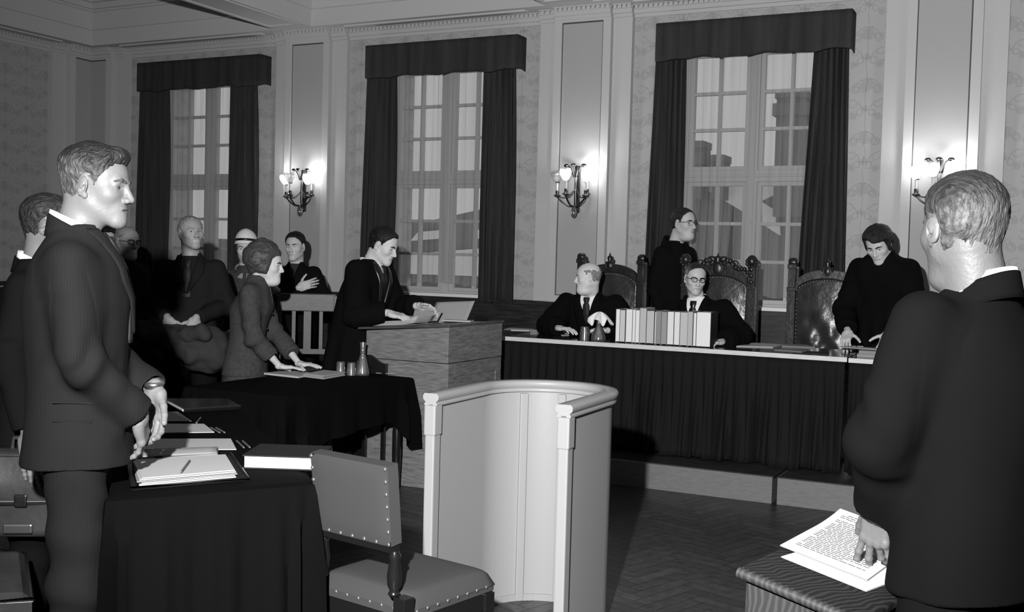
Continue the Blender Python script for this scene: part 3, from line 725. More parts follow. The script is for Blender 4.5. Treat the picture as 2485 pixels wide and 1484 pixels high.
# cornice with a row of small dentils, stepping round the pilasters
def cornice():
    mb = MB(); sp = .045
    def seg(ax, a, b, d):
        def B(u0, u1, v0, v1, z0, z1):
            if ax == 'x': mb.bx(u0, u1, -v1, -v0, z0, z1)
            else: mb.bx(v0, v1, -u1, -u0, z0, z1)
        B(a, b, 0, d + .012, 3.72, 3.752); B(a, b, 0, d + .03, 3.752, 3.79); B(a, b, 0, d + .042, 3.79, 3.796); B(a, b, 0, d + .02, 3.796, 3.822); B(a, b, 0, d + .06, 3.822, 3.836)
        n = max(1, int((b - a) / sp)); s = (b - a) / n
        for i in range(n): B(a + i * s + s * .22, a + i * s + s * .78 + .003, 0, d + .046, 3.796, 3.822)
    x = 0
    for p, (i0, i1) in [(.13, (.0, .43))] + [(q, (q - .28, q + .27)) for q in PX]:
        if p > .2: seg('x', p - .45, i0, .06)
        seg('x', max(i0, 0), i1, .12); seg('x', i1, p + .45, .06)
    for a, b in ((.58, PX[0] - .45), (PX[0] + .45, PX[1] - .45), (PX[1] + .45, PX[2] - .45), (PX[2] + .45, RX1)): seg('x', a, b, 0)
    seg('y', .12, .43, .12); seg('y', .43, .62, .06); seg('y', .62, 4.2, 0)
    struct('trim_3', mb, PLASTER)
cornice()
def pilaster(c):
    mb = MB(); i0, i1 = c - .28, c + .27; p0, p1 = c - .21, c + .195
    mb.bx(c - .45, c + .45, -.06, 0, 1.1, 3.76)
    mb.bx(i0, p0, -.12, -.06, 1.1, 3.76).bx(p1, i1, -.12, -.06, 1.1, 3.76).bx(p0, p1, -.12, -.06, 3.7, 3.76).bx(p0, p1, -.12, -.06, 1.1, 1.225)
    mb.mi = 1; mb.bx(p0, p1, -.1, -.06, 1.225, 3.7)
    mb.mi = 2; mb.bx(p0, p0 + .007, -.102, -.09, 1.225, 3.7).bx(p1 - .012, p1, -.102, -.09, 1.225, 3.7).bx(p0, p1, -.102, -.09, 3.688, 3.7).bx(p0, p1, -.102, -.09, 1.225, 1.233)  # dark strips that paint in the shadow lines of the panel recess
    return struct('pilaster', mb, [PLASTER, PANEL, mat('painted_shade_line', .06, .8)])
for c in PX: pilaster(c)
mb = MB(); mb.bx(0, .62, -.06, 0, 1.1, 3.76).bx(0, .06, -.62, -.06, 1.1, 3.76)
mb.bx(.06, .12, -.43, -.06, 3.7, 3.76).bx(.12, .43, -.12, -.06, 3.7, 3.76).bx(.345, .43, -.12, -.06, 1.1, 3.7).bx(.06, .12, -.43, -.345, 1.1, 3.7)
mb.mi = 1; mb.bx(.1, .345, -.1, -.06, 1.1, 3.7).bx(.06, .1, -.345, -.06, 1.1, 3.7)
mb.mi = 2; mb.bx(.335, .345, -.102, -.09, 1.1, 3.7).bx(.1, .345, -.102, -.09, 3.69, 3.7).bx(.09, .102, -.345, -.335, 1.1, 3.7).bx(.09, .102, -.345, -.1, 3.69, 3.7)  # recess shadow lines of the corner panels, painted as dark strips
struct('pilaster', mb, [PLASTER, PANEL, MATS['painted_shade_line']])
# panelled wainscot
mb = MB()
def wain(x0, x1, d):
    mb.bx(x0, x1, -d - .04, 0, 0, 1.1).bx(x0, x1, -d - .085, 0, 1.125, 1.165).bx(x0, x1, -d - .06, 0, 1.1, 1.125).bx(x0, x1, -d - .06, 0, 0, .14)
    if x1 - x0 > .5:
        n = max(1, round((x1 - x0) / .7)); w = (x1 - x0) / n
        for i in range(n):
            a, b = x0 + i * w, x0 + (i + 1) * w
            for q in ((a, a + .06, .14, 1.1), (b - .06, b, .14, 1.1), (a + .06, b - .06, .98, 1.1), (a + .06, b - .06, .14, .26)): mb.bx(q[0], q[1], -d - .058, -d - .04, q[2], q[3])
x = .62
for p in PX: wain(x, p - .45, 0); wain(p - .45, p - .28, .06); wain(p - .28, p + .27, .12); wain(p + .27, p + .45, .06); x = p + .45
wain(x, RX1, 0); wain(0, .62, .1)
mb.bx(0, .04, RY0, -.14, 0, 1.1).bx(0, .08, RY0, -.14, 1.125, 1.165)
struct('trim_4', mb, DARKWOOD)

# ------------------------------------------------------------------ windows, curtains
def window(n, c):
    w = thing('window_%d' % n, None, None, (c, .15, WZ0)); w['kind'] = 'structure'
    top = WZ1 - WZ0
    f = MB(); fw = .06
    f.bx(-HW, -HW + fw, -.05, .06, 0, top).bx(HW - fw, HW, -.05, .06, 0, top).bx(-HW, HW, -.05, .06, top - fw, top).bx(-HW, HW, -.05, .06, 0, .05)
    f.bx(-.045, .045, -.06, .06, 0, top).bx(-HW, HW, -.06, .06, 1.1, 1.2).bx(-.02, .02, -.075, -.05, 0, top).bx(-HW, HW, -.072, -.05, 1.14, 1.16)
    f.build('window_frame', FRAMEW, w, bevel=.004)
    for x0, x1 in ((-HW + fw, -.045), (.045, HW - fw)):
        for z0, z1 in ((.05, 1.1), (1.2, top - fw)):
            s = MB(); m_ = .035
            s.bx(x0, x0 + m_, -.035, .03, z0, z1).bx(x1 - m_, x1, -.035, .03, z0, z1).bx(x0, x1, -.035, .03, z0, z0 + m_).bx(x0, x1, -.035, .03, z1 - m_, z1)
            xm = (x0 + x1) / 2; s.bx(xm - .014, xm + .014, -.03, .025, z0, z1)
            for k in (1, 2): zz = z0 + m_ + (z1 - z0 - 2 * m_) * k / 3; s.bx(x0, x1, -.028, .022, zz - .014, zz + .014)
            so = s.build('sash', FRAMEW, w, bevel=.003)
            MB().bx(x0 + .02, x1 - .02, -.003, .003, z0 + .02, z1 - .02).build('pane', PANE, so)
    MB().bx(-HW - .0, HW + .0, -.195, -.04, -.035, .03).bx(-HW - .0, HW + .0, -.205, -.19, -.01, .03).build('window_sill', SILLW, w, bevel=.006)
    for z in (.75,): MB().bx(-.01, .01, -.085, -.07, z - .04, z + .04).tube([(0, -.085, z), (.0, -.1, z), (.03, -.1, z - .01)], .005, 6).build('latch', FRAMEW, w)
for i, c in enumerate(WX): window(i + 1, c)
def curtain(xa, xb, xa2, xb2, z0, z1, y, folds, amp, ph, name, m, label, cat, group, solid=.004, nz=14, wob=.0, hemf=None, cut=None):
    mb = MB(); rn = random.Random(ph)
    P = [rn.uniform(.6, 1.4) for _ in range(60)]
    def fn(u, v):
        t = v; a = xa2 + (xa - xa2) * t; b = xb2 + (xb - xb2) * t; k = u * folds; i = int(k) % 50
        zz_ = z0 + (z1 - z0) * t
        if cut: b -= cut[1] * max(0, (cut[0] - zz_) / (cut[0] - z0))
        am = amp * (P[i] * (1 - k % 1) + P[i + 1] * (k % 1))
        yy = y - am * math.sin(2 * PI * (k + .12 * math.sin(t * 5 + i))) - wob * math.sin(u * 9 + t * 3)
        zb = z0 + (hemf(u) if hemf else .008 * math.sin(u * folds * 2 * PI))
        return (a + (b - a) * u + am * .3 * math.cos(2 * PI * k * 1.0), yy, zb + (z1 - zb) * t)
    mb.grid(fn, max(24, int(folds * 14)), nz)
    o = mb.build(name, m, None, smooth=True, solid=solid, off=0); tag(o, label, cat, group); return o
NAMES = ('window nearest the left corner', 'middle window behind the lectern', 'window behind the judges')
vals = ((.892, 2.622), (3.945, 5.622), (6.964, 8.605))
drs = (((.86, 1.30), (2.16, 2.53)), ((3.92, 4.27), (5.235, 5.575)), ((6.94, 7.22), (8.305, 8.58)))
for i in range(3):
    # sheer halves
    c = WX[i]; g = .0 if i != 2 else .0
    hem = lambda u: .012 * math.sin(u * 9) + .006 * math.sin(u * 23)
    mid = (1.78, 4.66, 7.64)[i]; 
    if i == 2:
        curtain(c - .66, mid, c - .66, mid, 1.285, 3.44, .03, 7, .012, 11, 'net_curtain', SHEER, 'sheer white net curtain, left half, at the ' + NAMES[i], 'curtain', 'sheer net curtains', 0, 30, 0, hem, (2.12, .062))
        curtain(mid, c + .66, mid + .004, c + .66, 1.285, 3.44, .03, 8, .012, 12, 'net_curtain', SHEER, 'sheer white net curtain, right half, at the ' + NAMES[i], 'curtain', 'sheer net curtains', 0, 16, 0, hem)
    else:
        curtain(c - .66, mid + .01, c - .66, mid, 1.285, 3.44, .03, 9, .012, 21 + i, 'net_curtain', SHEER, 'sheer white net curtain, left half, at the ' + NAMES[i], 'curtain', 'sheer net curtains', 0, 16, 0, hem)
        curtain(mid, c + .66, mid + .01, c + .66, 1.285, 3.44, .025, 7, .012, 31 + i, 'net_curtain', SHEER, 'sheer white net curtain, right half, at the ' + NAMES[i], 'curtain', 'sheer net curtains', 0, 16, 0, hem)
    (a0, a1), (b0, b1) = drs[i]
    curtain(a0, a1, a0 - .05, a1 + .02, 1.13, 3.58, -.1, 5.5, .028, 41 + i, 'drape', DRAPE, 'dark heavy drape hanging left of the ' + NAMES[i], 'curtain', 'dark window drapes')
    curtain(b0, b1, b0 - (.085 if i == 2 else .0), b1 + .05, 1.13, 3.58, -.1, 5.5, .028, 51 + i, 'drape', DRAPE, 'dark heavy drape hanging right of the ' + NAMES[i], 'curtain', 'dark window drapes')
    v0, v1 = vals[i]; v = thing('valance', 'dark gathered cloth valance over the ' + NAMES[i], 'valance', ((v0 + v1) / 2, 0, 3.3), 0, 'window valances'); hw = (v1 - v0) / 2
    mb = MB(); rn = random.Random(60 + i)
    wv = [rn.uniform(-1, 1) for _ in range(40)]
    def fn(u, t):
        s = u * (2 * hw + .36); k = u * 30; j = int(k) % 38; gth = (wv[j] * (1 - k % 1) + wv[j + 1] * (k % 1)) * .006 * (.4 + t)
        if s < .18: p = (-hw, -s, 0)
        elif s > 2 * hw + .18: p = (hw, -(.18 - (s - 2 * hw - .18)), 0)
        else: p = (-hw + s - .18, -.18 - gth, 0)
        z = .315 * (1 - t) + (.012 * math.sin(u * 21 + i) + .006 * math.sin(u * 47)) * t
        return (p[0], p[1], z)
    mb.grid(fn, 150, 6); mb.build('valance_cloth', DRAPE, v, smooth=True, solid=.01, off=0)
    MB().bx(-hw, hw, -.17, -.005, .285, .315).build('pelmet_board', DRAPE, v)

# ------------------------------------------------------------------ wall sconces
def sconce(i, x, on):
    lab = ('glass shaded branched brass wall sconce on the pilaster left of the lectern', 'glass shaded branched brass wall sconce above the bald judge', 'glass shaded branched brass wall sconce behind the standing grey haired man')[i]
    r = thing('wall_sconce', lab, 'wall lamp', (x, -.12, 2.2), 0, 'wall sconces')
    b = MB(); b.bx(-.022, .022, -.03, 0, -.22, .2).tube([(0, -.03, -.22), (0, -.05, -.1), (0, -.05, .12), (0, -.035, .2)], .014, 8).ball((0, -.03, -.2), .03).build('backplate', BRASS, r, smooth=True)
    for e in (-1, 0, 1):
        t = MB(); p = [(0, -.04, .12 + .0 * e), (e * .02, -.06 - (e == 0) * .01, .1), (e * .035, -.07 - (e == 0) * .02, .15), (e * .05, -.075 - (e == 0) * .03, .185), (e * .075, -.08 - (e == 0) * .035, .2)]
        t.tube(p, .006, 6); t.ball((e * .085, -.082 - (e == 0) * .04, .2), (.026, .014, .016), 8, 5); t.build('leaf_scroll', BRASS, r, smooth=True)
    arms = ((-.16, -.1, -.06), (-.03, -.2, -.05), (.13, -.13, -.06), (.1, -.02, -.04))
    for k, (ax, ay, az) in enumerate(arms):
        a = MB().tube([(0, -.045, -.17), (ax * .4, ay * .55 - .03, -.16), (ax * .8, ay * .85 - .01, -.115), (ax, ay, az - .02)], .0075, 7)
        a.tube([(0, -.045, .0), (ax * .3, ay * .4 - .03, -.06), (ax * .6, ay * .7 - .02, -.09), (ax, ay, az - .02)], .004, 6)
        a.lathe([(.006, -.03), (.034, -.012), (.03, -.006), (.014, 0), (.016, .03), (.012, .034)], (ax, ay, az), 12)
        ao = a.build('arm', BRASS, r, smooth=True)
        MB().lathe([(.011, 0), (.0105, .085)], (ax, ay, az + .03), 10).build('candle_tube', mat('candle_tube', .6, .5, .3), ao, smooth=True)
        tl = math.atan2(ay + .0, ax) ; M = Matrix.Translation((ax, ay, az + .105)) @ Matrix.Rotation(.22, 4, Vector((-math.sin(tl), math.cos(tl), 0)))
        g = MB(); n = 24
        def fn(u, v):
            q = 2 * PI * u; rr = .018 + .034 * math.sin(min(1, v * 1.25) * PI / 2) - .006 * max(0, v - .75) * 4; z = .1 * v + (.014 * abs(math.sin(q * 3)) - .004) * v ** 3
            return tuple(M @ Vector((rr * math.cos(q), rr * math.sin(q), z)))
        g.grid(fn, n, 8); lit = (k in on)
        g.build('shade', MATS['shade_glass'], ao, smooth=True, solid=.002)
        MB().ball(tuple(M @ Vector((0, 0, .04))), (.018, .018, .026), 12, 8).build('bulb', MATS['bulb_lit' if lit else 'bulb_dim'], ao, smooth=True)
        MB().lathe([(.004, .0), (.02, .004), (.022, .01)], tuple(M @ Vector((0, 0, -.004))), 12).build('shade_holder', BRASS, ao, smooth=True)
        if lit:
            L = bpy.data.lights.new('sconce_bulb', 'POINT'); L.energy = 5; L.shadow_soft_size = .03; o = bpy.data.objects.new('sconce_bulb', L); COL.objects.link(o); o.location = Vector((x, -.12, 2.2)) + (M @ Vector((0, 0, .075)))
    MB().lathe([(.004, .04), (.02, .0), (.026, -.03), (.016, -.06), (.003, -.075)], (0, -.075, -.2), 12).build('glass_drop', MATS['drinking_glass'], r, smooth=True)
    d = MB()
    for q in range(3): d.tube([(.028 * math.cos(q * PI / 3) * math.sin(t) , -.075 + .028 * math.sin(q * PI / 3) * math.sin(t), -.22 + .05 * math.cos(t)) for t in [2 * PI * k / 16 for k in range(16)]], .0025, 5, closed=True)
    d.tube([(0, -.05, -.17), (0, -.075, -.17)], .005, 6); d.build('drop_cage', BRASS, r, smooth=True)
def emis(n, s, g=1):
    m = mat(n, g, .5); b = m.node_tree.nodes['Principled BSDF']; b.inputs['Emission Color'].default_value = (1, 1, 1, 1); b.inputs['Emission Strength'].default_value = s
emis('bulb_lit', 14); emis('bulb_dim', .5)
def shadeglass():
    m = bpy.data.materials.new('shade_glass'); m.use_nodes = True; nt = m.node_tree; nt.nodes.remove(nt.nodes['Principled BSDF']); out = nt.nodes['Material Output']
    t = nt.nodes.new('ShaderNodeBsdfTransparent'); t.inputs[0].default_value = (.9,) * 3 + (1,); d = nt.nodes.new('ShaderNodeBsdfTranslucent'); d.inputs[0].default_value = (.8,) * 3 + (1,); g = nt.nodes.new('ShaderNodeBsdfGlossy'); g.inputs['Roughness'].default_value = .15
    mx = nt.nodes.new('ShaderNodeMixShader'); mx.inputs[0].default_value = .5; nt.links.new(t.outputs[0], mx.inputs[1]); nt.links.new(d.outputs[0], mx.inputs[2])
    m2 = nt.nodes.new('ShaderNodeMixShader'); m2.inputs[0].default_value = .08; nt.links.new(mx.outputs[0], m2.inputs[1]); nt.links.new(g.outputs[0], m2.inputs[2]); nt.links.new(m2.outputs[0], out.inputs[0]); MATS['shade_glass'] = m
shadeglass()
sconce(0, 3.185, (0, 2, 3)); sconce(1, 6.245, (1, 2, 3)); sconce(2, 9.31, (0, 1, 2, 3))

# ------------------------------------------------------------------ outside
SKY = SC.world = bpy.data.worlds.new('overcast'); SKY.use_nodes = True; SKY.node_tree.nodes['Background'].inputs[0].default_value = (1, 1, 1, 1); SKY.node_tree.nodes['Background'].inputs[1].default_value = .52
ROOF = mat('roof_tiles', .12, .9, bump=(20, .4)); SNOW = mat('snow', .75, .9, .1); BRICK = mat('chimney_brick', .13, .9, bump=(30, .3)); HOUSEW = mat('house_wall', .16, .9)
def chimney(par, x, y, z0, z1, w):
    MB().bx(x - w / 2, x + w / 2, y - .4, y + .4, z0, z1).bx(x - w * .62, x + w * .62, y - .5, y + .5, z1 - .7, z1 - .35).bx(x - w * .56, x + w * .56, y - .45, y + .45, z1 - .2, z1).build('chimney', BRICK, par)
# ------------------------------------------------------------------ outside the windows
def slab(par, pts, m, name, dy=.3):
    n = len(pts); mb = MB(); mb.add(pts + [(x, y + dy, z) for x, y, z in pts], [tuple(range(n)), tuple(range(n, 2 * n))[::-1]] + [(i, i + n, (i + 1) % n + n, (i + 1) % n) for i in range(n)]); return mb.build(name, m, par)
h = thing('house', 'dark roofed house with snow patches and chimneys beyond the window behind the judges', 'house', (3, 20, -5), 0, 'houses outside')
Z0 = 5
slab(h, [(-4.5, 3, -2), (4.5, 3, -2), (4.5, 3, 9.45), (-4.5, 3, 9.5)], ROOF, 'roof', 7)
for P_ in ([(-2.63, 8.95), (-2.09, 8.95), (-2.08, 8.6)], [(-2.02, 8.97), (-1.3, 8.94), (-1.27, 8.15), (-1.91, 8.52)], [(-.75, 8.98), (-.39, 9.0), (-.2, 8.76), (-.73, 8.5)], [(-.73, 8.45), (-.32, 8.2), (-.32, 7.85), (-.71, 7.85)], [(-.62, 7.75), (-.19, 7.76), (-.17, 7.47)]): slab(h, [(x, 2.9, z) for x, z in P_[::-1]], SNOW, 'snow_patch', .1)
chimney(h, .15, 2.6, 8, 11.57, .8); chimney(h, -2.555, 2.6, 8.5, 10.22, .36); chimney(h, -1.915, 2.6, 8.5, 9.8, .32)
MB().bx(-4.5, 4.5, 2.5, 2.9, 0, -2 + 2.5).build('house_wall', HOUSEW, h)
h = thing('house', 'low snowy roofed house beyond the middle window behind the lectern', 'house', (-8, 22, -5), 0, 'houses outside')
slab(h, [(-5.4, 0, 0), (5.4, 0, 0), (5.4, 0, 8.2), (3, 0, 8.5), (-1, 0, 7.7), (-5.4, 0, 8.1)], HOUSEW, 'house_wall', 6)
slab(h, [(-3, -.2, 6), (5.3, -.2, 6), (5.3, -.2, 6.7), (2, -.2, 6.95), (-3, -.2, 6.5)], SNOW, 'snowy_roof', .15)
slab(h, [(-1.2, -.2, 7.1), (0, -.2, 7.2), (.3, -.2, 7.5), (-.9, -.2, 7.4)], SNOW, 'snow_patch', .1); slab(h, [(1.2, -.2, 7.2), (2.6, -.2, 7.3), (2.8, -.2, 7.6), (1.3, -.2, 7.5)], SNOW, 'snow_patch', .1)
h = thing('house', 'pale low house beyond the window nearest the left corner', 'house', (-22, 24, -5), 0, 'houses outside')
slab(h, [(-6, 0, 0), (7.2, 0, 0), (7.2, 0, 6.8), (2, 0, 7.1), (-6, 0, 6.7)], HOUSEW, 'house_wall', 6); slab(h, [(3, -.2, 5), (7, -.2, 5), (7, -.2, 6.4), (4, -.2, 6.7)], SNOW, 'snowy_roof', .15)

# ------------------------------------------------------------------ judges' platform, table, skirt
PZ = .172
def platform(x0, x1, lab):
    r = thing('platform', lab, 'platform', ((x0 + x1) / 2, -1.3, 0), 0, 'platform sections'); w = (x1 - x0) / 2
    MB().bx(-w, w, -.892, -.855, 0, PZ - .001).bx(-w, -w + .02, -.855, 1.1, 0, PZ - .022).bx(w - .02, w, -.855, 1.1, 0, PZ - .022).build('riser', PLATW, r)
    MB().bx(-w, w, -.854, 1.1, PZ - .022, PZ).build('deck', mat('platform_deck', .03, .35, .4, var=(8, .4, (1, 6, 1))), r, bevel=.004)
platform(6.66, 8.565, 'low wooden platform section under the judges table, left of the gap')
platform(8.6, 11.2, 'low wooden platform section right of the gap, near the grey haired man')
tag(MB().bx(8.568, 8.597, -2.05, -.4, 0, .12).build('platform_joint_board', mat('joint_dark', .008, .8)), 'dark board filling the gap between the two platform sections', 'board')
TZ = .95
JTOP = mat('table_top_dark', .02, .12, .5, var=(3, .3, (1, 5, 1)))
def jtable(x0, x1, y0, lab):
    r = thing('bench_table', lab, 'table', ((x0 + x1) / 2, y0 + .35, PZ), 0, 'judges tables'); w = (x1 - x0) / 2; t = TZ - PZ
    MB().bx(-w, w, -.342, .35, t - .03, t).build('tabletop', JTOP, r)
    MB().bx(-w, w, -.35, -.342, t - .031, t - .001).build('edge_band', PALEWOOD, r)
    for a in (-1, 1):
        for b in (-1, 1): MB().box((a * (w - .1), b * .25, (t - .03) / 2 + .0), (.07, .07, t - .032)).build('leg', PALEWOOD, r)
    MB().bx(-w + .05, w - .05, -.2, .25, t - .11, t - .032).build('apron', DARKWOOD, r)
jtable(6.35, 8.94, -1.8, 'long dark topped judges table with pale front edge and black skirt')
jtable(8.955, 11.1, -1.83, 'second judges table on the right, in front of the young clerk')
MATS['skirt_cloth'] = mat('skirt_cloth', .0075, .85, .15, bump=(300, .15))
def skirt(x0, x1, y, lab, seed):
    rn = random.Random(seed); n = int((x1 - x0) / .075); P = [rn.uniform(.5, 1.5) for _ in range(n + 3)]; Hm = [rn.uniform(-.012, .02) for _ in range(n + 3)]
    mb = MB(); top = TZ - .032
    def fn(u, v):
        k = u * n; i = int(k); f = k - i; a = P[i] * (1 - f) + P[i + 1] * f; d = 1 - v
        amp = .004 + .034 * a * min(1, d * 1.6)
        yy = y - .004 - amp * (.5 - .5 * math.cos(2 * PI * (k + .35 * math.sin(i * 1.7) * d))) - .035 * d * d
        zb = PZ + .012 + (Hm[i] * (1 - f) + Hm[i + 1] * f)
        return (x0 + (x1 - x0) * u + .012 * math.sin(k * 2 * PI) * d, yy, zb + (top - zb) * v)
    mb.grid(fn, n * 10, 14); tag(mb.build('table_skirt', MATS['skirt_cloth'], None, smooth=True, solid=.003), lab, 'table skirt', 'judges table skirts')
skirt(6.37, 8.93, -1.8, 'gathered black cloth skirt hanging on the long judges table', 4); skirt(8.96, 11.08, -1.83, 'gathered black cloth skirt hanging on the second judges table at right', 5)

# ------------------------------------------------------------------ carved high-backed chairs
LEATHER = mat('chair_leather', .022, .3, .5, bump=(9, .8), var=(7, .45))
CARVED = mat('carved_wood', .014, .33, .5, bump=(30, .2), var=(8, .4))
TACK = mat('tack_brass', .5, .3, .5, .9)
def judge_chair(x, y, lab, grand):
    r = thing('judge_chair', lab, 'chair', (x, y, PZ), 0, 'carved judge chairs'); hw = .272; T = 1.425
    for e in (-1, 1):
        p = MB(); p.bx(e * hw - .032, e * hw + .032, -.03, .03, 0, 1.2).bx(e * hw - .036, e * hw + .036, -.034, .034, 1.18, 1.21).bx(e * hw - .028, e * hw + .028, -.028, .028, 1.2, T - .06).bx(e * hw + .028 , e * hw + .05, .0, .06, .6, T - .05)
        if grand:
            p.ball((e * hw, -.01, T - .02), (.045, .045, .05), 12, 8)
            for k in range(9): q = k * 2 * PI / 9; p.ball((e * hw + .034 * math.cos(q), -.03 + .01 * math.sin(k), T - .03 + .036 * math.sin(q)), .016, 8, 5)
            for z in (1.24, 1.29, 1.34): p.ball((e * hw, -.03, z), (.022, .014, .02), 8, 5)
        else: p.bx(e * hw - .034, e * hw + .034, -.04, .034, T - .07, T - .035).lathe([(.03, -.03), (.036, -.012), (.036, .012), (.03, .03)], (0, 0, 0), 12, Matrix.Translation((e * hw, 0, T - .02)) @ Matrix.Rotation(PI / 2, 4, 'Y'))
        p.build('back_post', CARVED, r, smooth=True, bevel=.004)
    n = 24
    def arch(u): a = -1 + 2 * u; return 1.165 + .12 * math.sqrt(max(0, 1 - a * a * .98)) 
    mb = MB(); iw = hw - .03
    V = []; F = []
    for k in range(n + 1):
        u = k / n; xx = -iw + 2 * iw * u; zi = arch(u); zo = zi + .07 + (.02 if grand else 0)
        V += [(xx, -.025, zi), (xx, -.025, zo), (xx, .025, zo), (xx, .025, zi)]
    for k in range(n):
        a = 4 * k; b = a + 4
        for q in range(4): F.append((a + q, a + (q + 1) % 4, b + (q + 1) % 4, b + q))
    F += [(0, 1, 2, 3), tuple(4 * n + q for q in (3, 2, 1, 0))]
    mb.add(V, F); mb.build('arched_rail', CARVED, r, bevel=.004)
    rn = random.Random(9)
    def bulge(u, v):
        a = -1 + 2 * u; z = .52 + (arch(u) + .005 - .52) * v
        c = (1 - a * a) * (1 - (2 * v - 1) ** 2); cr = .010 * math.sin(9 * (a * .9 + v * 1.6)) * math.exp(-((v - .3) / .3) ** 2) + .008 * math.sin(11 * (a - v * 1.3)) * math.exp(-((v - .25) / .25) ** 2)
        return (-iw + 2 * iw * u, -.012 - .03 * c - cr * c, z)
    MB().grid(bulge, 30, 30).build('backrest', LEATHER, r, smooth=True, solid=.03, off=-1)
    MB().bx(-iw, iw, -.03, .03, .47, .53).build('lower_rail', CARVED, r)
    for k in range(23):
        u = (k + .5) / 23; MB().ball((-iw + 2 * iw * u, -.022, arch(u) - .014), .0055, 6, 4).build('tack', TACK, r, smooth=True)
    for e in (-1, 1):
        for k in range(20): MB().ball((e * (iw - .012), -.02, .55 + k * .03), .005, 6, 4).build('tack', TACK, r, smooth=True)
    c = MB(); zc = arch(.5) + .055; s = 1.25 if grand else .8   # crowned shield crest
    c.ball((0, -.035, zc), (.035 * s, .016, .045 * s), 14, 10); c.tube([(.034 * s * math.cos(t), -.05, zc + .042 * s * math.sin(t)) for t in [2 * PI * k / 18 for k in range(18)]], .006, 6, closed=True)
    c.lathe([(.026 * s, 0), (.022 * s, .012), (.03 * s, .03), (.024 * s, .045), (.006, .055), (.009, .062), (.002, .075)], (0, -.03, zc + .04 * s), 12)
    for e in (-1, 1): c.ball((e * .042 * s, -.03, zc + .03 * s), .012 * s, 8, 5).ball((e * .05 * s, -.03, zc + .005), .012 * s, 8, 5)
    c.build('crest', CARVED, r, smooth=True)
    if grand:
        k = MB()
        for e in (-1, 1):
            for i in range(9):
                u = i / 8; xx = e * (.05 + .19 * u); zz = arch(.5 + .5 * (xx / iw) * .98) + .105 + .028 * math.sin(u * 8) * (1 - u * .5); k.ball((xx, -.02, zz), (.026 - .008 * u, .018, .024 - .006 * u), 9, 6)
            k.tube([(e * (.05 + .035 * math.cos(t)), -.03, arch(.55) + .12 + .03 * math.sin(t)) for t in [i * .5 for i in range(13)]], .008, 6); k.tube([(e * (.14 + .028 * math.cos(t)), -.03, arch(.75) + .11 + .026 * math.sin(t)) for t in [i * .5 for i in range(13)]], .007, 6)
        k.build('carved_scrollwork', CARVED, r, smooth=True)
    MB().grid(lambda u, v: (-hw + 2 * hw * u, -.46 + .46 * v, .44 + .035 * (1 - (2 * u - 1) ** 4) * (1 - (2 * v - 1) ** 4)), 12, 12).build('seat', LEATHER, r, smooth=True, solid=.03)
    MB().bx(-hw, hw, -.47, .0, .33, .43).build('seat_frame', CARVED, r)
    for e in (-1, 1): MB().bx(e * hw - .03, e * hw + .03, -.47, -.41, 0, .62).build('front_leg', CARVED, r, bevel=.006); MB().bx(e * hw - .03, e * hw + .03, -.46, .0, .62, .66).build('armrest', CARVED, r, bevel=.01)
judge_chair(6.785, -.62, 'carved dark judge chair with small crown crest, behind the bald judge', 0)
judge_chair(7.715, -.62, 'tallest carved judge chair with lion posts and crown scrollwork, behind the bespectacled judge', 1)
judge_chair(8.58, -.62, 'empty carved judge chair with creased leather back beside the young clerk', 0)

# ------------------------------------------------------------------ lectern with sloping top
r = thing('lectern', 'large oak panelled lectern with sloping top in front of the robed man', 'lectern', (6.28, -2.68, 0))
X0, X1, Y0, Y1 = -.31, .335, -.372, .40
MB().bx(X0 + .02, X1 - .006, Y0 + .006, Y1 - .01, .1, .84).build('cabinet', MIDWOOD, r)
b = MB(); b.add([(X0, Y0, .845), (X1, Y0, .845), (X1, Y1, .845), (X0, Y1, .845), (X0, Y0, 1.03), (X1, Y0, 1.083), (X1, Y1, 1.083), (X0, Y1, 1.03)], [(0, 3, 2, 1), (4, 5, 6, 7), (0, 1, 5, 4), (1, 2, 6, 5), (2, 3, 7, 6), (3, 0, 4, 7)]); b.build('upper_box', MIDWOOD, r, bevel=.003)
b = MB(); b.add([(X0 - .065, Y0 - .012, 1.034), (X1 + .01, Y0 - .012, 1.085), (X1 + .01, Y1 + .01, 1.085), (X0 - .065, Y1 + .01, 1.034), (X0 - .065, Y0 - .012, 1.05), (X1 + .01, Y0 - .012, 1.101), (X1 + .01, Y1 + .01, 1.101), (X0 - .065, Y1 + .01, 1.05)], [(0, 3, 2, 1), (4, 5, 6, 7), (0, 1, 5, 4), (1, 2, 6, 5), (2, 3, 7, 6), (3, 0, 4, 7)]); b.build('desk_board', mat('desk_wood', .06, .3, .4, var=(7, .3, (1, 6, 1))), r, bevel=.003)
MB().bx(X0 + .01, X1, Y0, Y1, 0, .12).build('plinth', MIDWOOD, r, bevel=.004)
p = MB()
for a, c, z0, z1 in ((X0 + .02, X0 + .09, .12, .83), (X1 - .09, X1 - .004, .12, .83), (X0 + .09, X1 - .09, .75, .83), (X0 + .09, X1 - .09, .12, .2)): p.bx(a, c, Y0 - .002, Y0 + .008, z0, z1)
p.build('panel_frame', MIDWOOD, r, bevel=.002)
p = MB()
for a, c, z0, z1 in ((Y0 + .004, Y0 + .09, .12, .84), (Y1 - .09, Y1 - .01, .12, .84), (Y0 + .09, Y1 - .09, .75, .84), (Y0 + .09, Y1 - .09, .12, .2)): p.bx(X1 - .008, X1 + .002, a, c, z0, z1)
p.build('panel_frame', MIDWOOD, r, bevel=.002)

